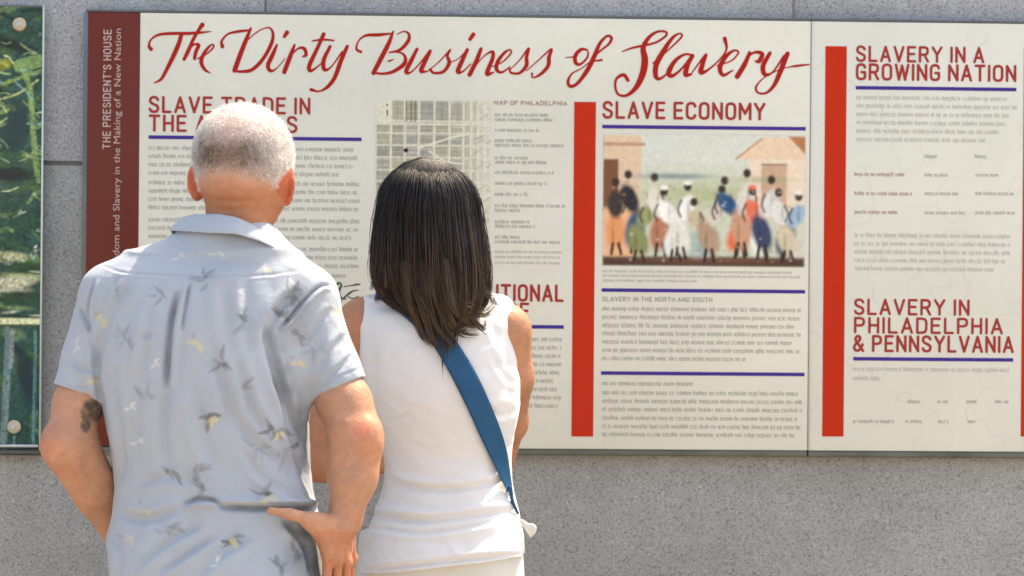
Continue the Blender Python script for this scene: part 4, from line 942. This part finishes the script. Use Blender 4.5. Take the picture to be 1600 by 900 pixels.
# collar: folded band standing round the neck, open in front
nT = 64; prof = []
CV = []; CF = []
for i in range(nT):
    ph = -math.pi/2+(i/(nT-1)-.5)*2*R(158)      # centred on the back of the neck
    c_, s_ = math.cos(ph), math.sin(ph)
    x = c_                                       # -1 left .. 1 right
    yt = 333+ (19.5+21*x if x > 0 else 19.5*(x+1)**1.0*.35) if False else np.interp(x, [-1, -.75, -.3, .1, .5, .8, 1], [340, 334, 333, 339, 353, 371, 392])
    yb = np.interp(x, [-1, -.8, -.3, .15, .5, .8, 1], [360, 361, 364, 366, 374, 388, 402])
    xt = 361+x*76; xb = 358+x*90
    fr = max(0, s_)
    Dt = -.003-s_*.072*-1; 
    top = m(xt, yt+fr*14, s_*.070+.005); bot = m(xb, yb+fr*22, s_*.090+.002)
    inn = m(361+x*69, yb+2+fr*14, s_*.064+.005)
    out = (bot-top); nrm = np.array([c_, s_, 0.25]); nrm /= np.linalg.norm(nrm)
    ring = [inn, top-nrm*.0022-[0, 0, .003], top+[0, 0, .0005], top+nrm*.003-[0, 0, .001], top*.5+bot*.5+nrm*.0045, bot+nrm*.003, bot+nrm*.001-[0, 0, .0012], bot-nrm*.002, top*.5+bot*.5-nrm*.0005, top*.85+bot*.15, inn*.5+top*.5+nrm*.003, inn+nrm*.003]
    CV += ring
nr = 12
for i in range(nT-1):
    for j in range(nr): CF.append((i*nr+j, i*nr+(j+1) % nr, (i+1)*nr+(j+1) % nr, (i+1)*nr+j))
CV = np.array(CV); CV = CV+np.array([0, 0, 1])*(wav(CV, 8, 9)*.0012)[:, None]
col_ = npmesh('collar', CV, np.array(CF)[:, ::-1], M['shirt'], shirt, smooth=True, col=np.tile([.345, .378, .438], (len(CV), 1)))
sd_ = col_.modifiers.new('sub', 'SUBSURF'); sd_.levels = 2; sd_.render_levels = 2
# trousers and shoes
def legs(par, hx, hy, z_hip, w, trm, hipw, hipd, top, ztop, leg=.085):
    f = Field([hx-.3, hy-.25, .03], [hx+.3, hy+.30, ztop+.03], .007)
    f.loft([(z_hip-.10, hx, hy, hipw, hipd*.95), (z_hip, hx, hy, hipw*1.02, hipd), (ztop, hx, hy, hipw*.97, hipd*.93)], .03)
    for e in (-1, 1):
        f.cap((hx+e*w, hy+.01, z_hip-.06), (hx+e*(w+.015), hy, .48), leg+.012, leg-.008, .03); f.cap((hx+e*(w+.015), hy, .48), (hx+e*(w+.02), hy-.01, .13), leg-.008, leg-.02, .02)
    V, Q = f.mesh(); V = relax(V, Q, 1); N = vnormals(V, Q); V = V+N*(wav(V, 6, 12, an=(1, 1, .5))*.005)[:, None]
    return npmesh('trousers', V, Q, trm, par, smooth=True)
def shoes(par, hx, hy, w, m_, ln=.16):
    for e in (-1, 1):
        x = hx+e*(w+.02); f = Field([x-.12, hy-.15, .002], [x+.15, hy+.30, .16], .005)
        f.cap((x, hy-.03, .04), (x+e*.02, hy+ln, .033), .040, .040, .02, sc=(1, 1, 1)); f.cap((x, hy-.015, .06), (x, hy, .10), .042, .045, .02)
        f.halfcut((x, hy, .006), (0, 0, -1), [x-.12, hy-.15, 0], [x+.15, hy+.3, .16])
        V, Q = f.mesh(); npmesh('shoe', relax(V, Q, 1), Q, m_, par, smooth=True)
legs(man, hx, hy0, .88, .085, M['trousers'], .168, .112, 0, .97)
shoes(man, hx, hy0, .085, M['shoe'])

# ================================================================== the woman
DW = 6.75; SW = DW*KP
def w(px, py, dd=0.0): return Pt(px, py, DW+dd)
wx, wy = w(692, 450)[0], w(692, 450)[1]
wom = thing('person', 'woman with long dark hair seen from behind in white sleeveless top beside the man', 'person', (wx, wy, 0))
WR = [(474, 590, 765, .060, .01), (490, 566, 790, .080, .0), (515, 559, 802, .092, .0), (545, 559, 807, .100, .0), (600, 566, 814, .104, .0), (640, 578, 813, .100, .0), (680, 592, 803, .094, .005), (720, 600, 798, .090, .01), (760, 598, 800, .092, .01),
      (800, 586, 811, .100, .005), (840, 572, 819, .108, -.005), (880, 560, 823, .112, -.01), (910, 556, 824, .114, -.01)]
f = Field([w(430, 0)[0], wy-.2, 0], [w(860, 0)[0], wy+.42, 1.72], .0042)
f.loft([(z, x, y, a-(.010 if z > w(0, 790)[2] else .030), b-(.010 if z > w(0, 790)[2] else .030)) for z, x, y, a, b in trows(WR, w, SW)], .02)
f.cap(w(672, 480), w(672, 400, .02), .052, .050, .03); f.cap(w(640, 478), w(570, 494), .030, .030, .03); f.cap(w(700, 478), w(788, 502), .030, .032, .03)
yw = R(4); hd = np.array([math.sin(yw+YAW), math.cos(yw+YAW), -.05]); hd /= np.linalg.norm(hd); hs = np.cross(hd, [0, 0, 1]); hs /= np.linalg.norm(hs); hu = np.cross(hs, hd); HQ = np.array([hs, hd, hu])
WC = w(668, 340, .02)
f.ell(WC, (.070, .090, .085), .02, rot=HQ); f.ell(WC+hd*.035-hu*.055, (.052, .056, .058), .025, rot=HQ); f.ell(WC+hd*.068-hu*.098, (.022, .024, .018), .02, rot=HQ); f.ell(WC+hd*.08-hu*.078, (.026, .018, .02), .02, rot=HQ)
face(f, WC-hd*.003, hs, hd, hu, .93)
for e in (-1, 1): f.ell(WC+hs*e*.070-hu*.02, (.008, .014, .028), .006, rot=HQ)
# left arm hangs from the shoulder and bends forward; right arm folds forward
f.cap(w(556, 505), w(520, 620, .0), .034, .033, .03); f.cap(w(520, 620, .0), w(500, 722, .0), .034, .031, .02)
f.cap(w(500, 724, .0), w(560, 715, .20), .031, .022, .02); hand(f, w(566, 714, .215), (.8, .6, .0), (.5, -.6, .1), (0, 0, 1), .4, .88)
f.cap(w(800, 518, .0), w(804, 590, .03), .0335, .031, .03); f.cap(w(804, 590, .03), w(797, 660, .09), .031, .030, .02); f.cap(w(797, 660, .09), w(781, 742, .20), .028, .020, .02)
hand(f, w(774, 760, .22), (-.7, .6, -.4), (-.4, -.5, .3), (.0, .4, .8), .5, .88)
for e in (-1, 1):
    f.cap((wx+e*.08, wy+.01, .84), (wx+e*.085, wy, .46), .075, .048, .03); f.cap((wx+e*.085, wy, .46), (wx+e*.09, wy-.01, .085), .046, .031, .02); f.cap((wx+e*.09, wy-.02, .045), (wx+e*.105, wy+.13, .028), .031, .023, .02)
V, Q = f.mesh(); V = relax(V, Q, 2, .5); N = vnormals(V, Q); px, py, dp = proj(V)
col = np.tile(np.array([.42, .19, .105]), (len(V), 1)); tint(.25*wav(V, 9, 13)**2, (.44, .15, .07))
npmesh('body', V, Q, M['skin'], wom, smooth=True, col=np.clip(col, 0, 1))
# sleeveless top
f = Field([w(540, 0)[0], wy-.17, w(0, 905)[2]], [w(845, 0)[0], wy+.17, w(0, 440)[2]], .0027)
f.loft(trows(WR, w, SW), .02); f.cap(w(645, 478), w(584, 492), .036, .033, .03); f.cap(w(700, 476), w(775, 494), .038, .036, .03)
f.ell(w(545, 520), (.018, .09, .055), .006, 'cut'); f.ell(w(823, 522), (.020, .09, .060), .006, 'cut')
f.ell(w(672, 455, .03), (.078, .11, .038), .01, 'cut')
ha, hb = w(560, 893), w(823, 866); hn = np.cross(hb-ha, fwd); hn *= -np.sign(hn[2]); f.halfcut(ha, hn, f.lo, f.lo+f.n*f.h)
V, Q = f.mesh(); V = relax(V, Q, 1, .5); N = vnormals(V, Q)
FW = [([(598, 748), (650, 762), (710, 764), (770, 754), (800, 740)], 6, 5, 5, -10), ([(568, 803), (650, 813), (720, 808), (800, 798), (815, 796)], 7, 5, 6, -11), ([(566, 822), (650, 832), (720, 824), (780, 812)], 5, 4, 4, 9), ([(600, 780), (680, 795), (760, 790)], 2.5, 9, 2, 12),
      ([(560, 893), (640, 884), (730, 874), (823, 866)], 6, 3.2, 3, -8), ([(600, 660), (622, 652), (640, 645)], 3, 4, 2, 7), ([(780, 560), (796, 600), (795, 640), (780, 690)], 3, 8, 2.6, -13), ([(760, 500), (785, 540), (800, 590)], 2.5, 7, 2, 10),
      ([(640, 700), (700, 720), (760, 715)], 2, 12, 2, 16), ([(575, 500), (580, 560), (590, 620)], 2.5, 8, 2, 12), ([(770, 560), (790, 590), (806, 600)], 2, 5, 1.5, 7), ([(600, 560), (640, 600), (690, 620)], 1.6, 14, 1.5, 20), ([(760, 640), (785, 650), (806, 640)], 3, 5, 2, 8),
      ([(640, 845), (720, 850), (800, 835)], 2, 10, 2, 14), ([(566, 476), (561, 520), (566, 580)], 1.5, 2, 1.2, 4), ([(795, 505), (808, 540), (814, 590)], 1.5, 2, 1.2, -4)]
V = folds(V, N, FW, SW); V = V+N*(wav(V, 6, 15, an=(1, 1, .8))*.0026+wav(V, 15, 16, an=(1, 1, 1.6))*.0011)[:, None]
N = vnormals(V, Q); px, py, dp = proj(V)
col = np.tile(np.array([.66, .65, .66]), (len(V), 1))
tint(.30*np.exp(-(((px-690)/75)**2+((py-650)/70)**2))*(N@fwd < 0), (.66, .57, .50))
top = npmesh('sleeveless_top', V, Q, M['tank'], wom, smooth=True, col=col, label='white ribbed sleeveless top, rucked at the waist')
tV, tP = V, (px, py, dp)
tie = Field([w(810, 0)[0], wy-.08, w(0, 850)[2]], [w(850, 0)[0], wy+.04, w(0, 800)[2]], .0018)
tie.cap(w(815, 814, -.02), w(830, 829, -.025), .004, .008, .004, sc=(1, 2.2, 1)); tie.cap(w(832, 824, -.025), w(829, 838, -.02), .006, .003, .004, sc=(1, 2, 1))
V2, Q2 = tie.mesh(); npmesh('tie_end', V2, Q2, M['tank'], top, smooth=True, col=np.tile([.6, .58, .54], (len(V2), 1)))
lg = legs(wom, wx, wy, .90, .075, M['pants'], .148, .108, 0, 1.02, .078); shoes(wom, wx, wy, .072, M['pearl'], .13)
ev = Field(w(572, 452)-.03, w(584, 440)+.03, .0012); ev.ell(w(579, 446, .02), (.0055, .0055, .0085), .002); V2, Q2 = ev.mesh(); npmesh('earring', V2, Q2, M['pearl'], wom, smooth=True)
# --- shoulder strap lying over the back
def surf(x, y, P, V):
    d2 = (P[0]-x)**2+(P[1]-y)**2; i = np.flatnonzero(d2 < 7**2)
    if len(i) == 0: i = np.argsort(d2)[:6]
    return P[2][i].min()
cen = [(594, 449, 34), (618, 461, 36), (650, 487, 36), (680, 515, 36), (705, 552, 35), (728, 592, 37), (748, 634, 36), (766, 676, 34), (779, 710, 28), (790, 745, 17), (796, 764, 10)]
cs = spline([(a, b, c) for a, b, c in cen], 6); SV = []; n_ = 0; dprev = None
rows_ = []
for i, (x, y, wd_) in enumerate(cs):
    a = cs[max(i-1, 0)]; b = cs[min(i+1, len(cs)-1)]; t = np.array([b[0]-a[0], b[1]-a[1]]); t /= np.linalg.norm(t); nn = np.array([-t[1], t[0]]); row = []
    for s_ in np.linspace(-.5, .5, 7):
        X, Y = x+nn[0]*s_*wd_, y+nn[1]*s_*wd_; row.append((X, Y, surf(X, Y, tP, tV)))
    rows_.append(row)
Dm = np.array([[q[2] for q in rw] for rw in rows_]); 
for _ in range(6):
    Dm[1:-1] = (Dm[:-2]+Dm[1:-1]*2+Dm[2:])/4; Dm[:, 1:-1] = (Dm[:, :-2]+2*Dm[:, 1:-1]+Dm[:, 2:])/4
nR = len(rows_); VA = np.array([[Pt(q[0], q[1], Dm[i, j]-.0055) for j, q in enumerate(rw)] for i, rw in enumerate(rows_)])
# over the shoulder to the front
pre = np.array([VA[0]+fwd*k_*.028-[0.01*k_, 0, .012*k_*k_] for k_ in (5, 4, 3, 2, 1)]); post = np.array([VA[-1]+fwd*k_*.03+[-.004*k_*k_, 0, -.012*k_] for k_ in (1, 2, 3, 4, 5)])
VA = np.concatenate([pre, VA, post]); nR = len(VA)
VB = VA+fwd*.003; VV = np.concatenate([VA.reshape(-1, 3), VB.reshape(-1, 3)]); o_ = nR*7; FF = []
for i in range(nR-1):
    for j in range(6):
        a = i*7+j; FF.append((a, a+1, a+8, a+7)); FF.append((o_+a, o_+a+7, o_+a+8, o_+a+1))
    FF.append((i*7, i*7+7, o_+i*7+7, o_+i*7)); FF.append((i*7+6, o_+i*7+6, o_+i*7+13, i*7+13))
bs = thing('shoulder_strap', 'wide blue bag strap worn slantwise across the back of the white top', 'bag strap', tuple(np.round(w(740, 620, -.1), 3)))
stp = npmesh('strap', VV, FF, M['strap'], bs, smooth=False)
for md in stp.data.polygons: md.use_smooth = True
cf = Field(w(780, 820)-[.01, .12, .03], w(812, 740)+[.02, .05, .02], .0016)
dd_ = surf(800, 775, tP, tV)-DW
cf.cap(w(797, 762, dd_-.006), w(801, 785, dd_-.002), .0042, .0030, .003); cf.cap(w(801, 785, dd_-.002), w(809, 802, dd_+.01), .003, .0026, .003)
V2, Q2 = cf.mesh(); npmesh('strap_tail', V2, Q2, M['strap'], bs, smooth=True)
# --- long hair: dark mass plus thousands of strands
HR = [(246.5, 656, 670, .008, .0), (249, 640, 686, .03, .0), (254, 622, 708, .055, .0), (266, 606, 728, .078, .0), (285, 595, 742, .098, .0), (310, 588, 751, .108, .005), (345, 582, 756, .113, .01), (385, 579, 763, .113, .0), (420, 577, 768, .105, -.01), (450, 582, 768, .092, -.025), (475, 598, 764, .072, -.05), (500, 632, 748, .045, -.075), (518, 652, 730, .03, -.088)]
hrows = sorted(trows(HR, w, SW)); hrows = [(z, x, y, max(a-.007, .005), b) for z, x, y, a, b in hrows]; HRA = np.array(hrows)
f = Field([w(560, 0)[0], wy-.22, w(0, 545)[2]], [w(790, 0)[0], wy+.16, w(0, 240)[2]], .004)
f.loft([(z, x, y, max(a-.007, .006), max(b-.007, .006)) for z, x, y, a, b in hrows], .01, n=2.1)
# face opening
f.ell(WC+hd*.085-hu*.045, (.056, .055, .095), .01, 'cut', rot=HQ); f.cap(WC+hd*.03-hu*.09, WC+hd*.02-hu*.24, .052, .065, .01, 'cut')
V, Q = f.mesh(); V = relax(V, Q, 1); N = vnormals(V, Q)
ang = np.arctan2(V[:, 1]-wy, V[:, 0]-wx); V = V+N*(np.sin(ang*46+wav(V, 4, 22)*3)*.0012)[:, None]
zt = V[:, 2]; mix = np.clip((zt-w(0, 470)[2])/(w(0, 300)[2]-w(0, 470)[2]), 0, 1)[:, None]
hm = npmesh('hair', V, Q, M['hair'], wom, smooth=True, col=np.array([.020, .012, .008])*(1-mix)+np.array([.008, .006, .006])*mix, label='long straight hair, near black at the crown and brown towards the ends')
rg = np.random.default_rng(44); NS, NP = 5200, 15
ph = rg.uniform(-math.pi*1.0, 0, NS)+rg.normal(0, .12, NS)       # back half, round the sides
ph = np.where(rg.random(NS) < .15, rg.uniform(.0, .55, NS)*rg.choice([-1, 1], NS)+np.where(rg.random(NS) < .5, 0, math.pi), ph)
rho = np.where(rg.random(NS) < .7, rg.uniform(.93, 1.005, NS), rg.uniform(1.0, 1.03, NS)); rho = np.where(rg.random(NS) < .025, rg.uniform(1.03, 1.09, NS), rho)
cph = np.cos(ph)
clump = np.round((ph+.02*rg.normal(size=NS))*9)/9
ybot = np.interp(cph, [-1, -.75, -.5, -.3, -.1, .1, .25, .55, .8, 1], [452, 444, 452, 486, 516, 532, 506, 498, 474, 452])+rg.normal(0, 15, NS)+rg.exponential(7, NS)*(rg.random(NS) < .25)+np.sin(clump*23)*22+np.sin(clump*57+1)*10
ytop = np.clip(247.5+rg.exponential(12, NS), 247.5, 330)
cols = HRA[:, 0][::-1]
def hint(z, c): return np.interp(z, HRA[:, 0], HRA[:, c])
wig = rg.uniform(0, 6.28, NS); amp = rg.uniform(.002, .055, NS)
SVs = np.zeros((NS, NP, 3))
for j in range(NP):
    t = j/(NP-1); tt = t**.85; yy = ytop+(ybot-ytop)*tt; z = w(680, 0)[2]+(w(680, 100)[2]-w(680, 0)[2])*(yy/100)
    cx, cy, a, b = (hint(z, c) for c in (1, 2, 3, 4)); p2_ = ph+amp*np.sin(tt*4+wig)+(clump-ph)*.85*tt**2.2
    g0 = np.clip(t/.16, 0, 1); rr_ = (.93+(rho-.93)*g0*g0*(3-2*g0))+.016*np.sin(tt*6+wig*2)*g0+.030*np.sin(clump*41+tt*5)*g0*(.4+tt)
    SVs[:, j, 0] = cx+a*rr_*np.cos(p2_)*(1-.0); SVs[:, j, 1] = cy+b*rr_*np.sin(p2_); SVs[:, j, 2] = z
# a few locks curl loosely on the right below the shoulder line
lk_ = [((722, 478), (738, 500), (752, 512), (755, 500)), ((715, 470), (735, 485), (756, 490), (770, 478)), ((690, 470), (700, 500), (722, 520), (745, 522)), ((668, 470), (680, 510), (700, 535), (706, 540)), ((655, 470), (664, 505), (672, 530), (684, 540)), ((636, 468), (648, 500), (660, 525), (676, 538)), ((600, 440), (596, 458), (590, 468), (584, 470)), ((745, 440), (762, 462), (768, 474), (776, 478)), ((700, 465), (712, 490), (732, 506), (748, 506))]
EX = []
for L_ in lk_:
    for q in range(26):
        jx, jy = rg.normal(0, 3.6), rg.normal(0, 3.0); pts = [(L_[0][0]+jx*1.5-8, L_[0][1]-60, 0)]+[(p[0]+jx*(1-.6*i/3), p[1]+jy, 0) for i, p in enumerate(L_)]
        sp_ = spline(pts, 4); sp_ = sp_[np.linspace(0, len(sp_)-1, NP).astype(int)]
        row = []
        for i, p in enumerate(sp_):
            z = w(680, p[1])[2]; cx, cy, a, b = (np.interp(z, HRA[:, 0], HRA[:, c]) for c in (1, 2, 3, 4)); X = w(p[0], p[1])[0]; u = np.clip((X-cx)/max(a, .02), -.97, .97)
            yh = cy-b*math.sqrt(1-u*u)-.003; yt_ = CAM[1]; dt = surf(p[0], p[1], tP, tV) if p[1] > 478 else None
            if dt is not None: yh = min(yh, Pt(p[0], p[1], dt-.006)[1])
            q3 = w(p[0], p[1]); row.append((X, yh, q3[2]))
        row = np.array(row); row[1:-1, 1] = (row[:-2, 1]+row[1:-1, 1]+row[2:, 1])/3; EX.append(row)
SVs = np.concatenate([SVs, np.array(EX)]); NS = len(SVs)
# keep strands out of the back
px_, py_, dp_ = proj(SVs.reshape(-1, 3)); 
dir_ = np.gradient(SVs, axis=1); dir_ /= np.linalg.norm(dir_, axis=2)[..., None]+1e-9
outw = SVs-np.array([wx, wy, 0]); outw[..., 2] = 0; outw /= np.linalg.norm(outw, axis=2)[..., None]
sdv = np.cross(dir_, outw); sdv /= np.linalg.norm(sdv, axis=2)[..., None]+1e-9
wdt = (rg.uniform(.0005, .0012, NS)[:, None]*np.interp(np.linspace(0, 1, NP), [0, .1, .75, 1], [.7, 1, .7, .08])[None])[..., None]
T3_ = np.stack([SVs-sdv*wdt, SVs+outw*wdt*.8, SVs+sdv*wdt], 2)      # three-sided strands, flat side down
VV = T3_.reshape(-1, 3); FF = []
ib = (np.arange(NS)[:, None]*NP+np.arange(NP-1)[None])*3
for a, b in ((0, 1), (1, 2), (2, 0)): FF.append(np.stack([ib+a, ib+b, ib+3+b, ib+3+a], -1).reshape(-1, 4))
FF = np.concatenate(FF)
tz = SVs[..., 2]; mix = np.clip((w(0, 400)[2]-tz)/(w(0, 400)[2]-w(0, 520)[2])+.55+rg.normal(0, .22, NS)[:, None], 0, 1)
ca = np.array([.012, .010, .012]); cb = np.array([.044, .023, .012]); tone = rg.lognormal(0, .45, NS)[:, None, None]
light = (np.clip(np.sin(np.r_[clump, rg.uniform(-1, 1, NS-len(clump))]*31), 0, 1)*(rg.random(NS) < .30))[:, None, None]*np.array([.055, .034, .017])
cc = (ca*(1-mix[..., None])+(cb+light)*mix[..., None])*tone
st_ = npmesh('strand', VV, FF, M['hair'], hm, smooth=True, col=np.repeat(np.clip(cc, 0, 1).reshape(-1, 3), 3, 0), kind='stuff')
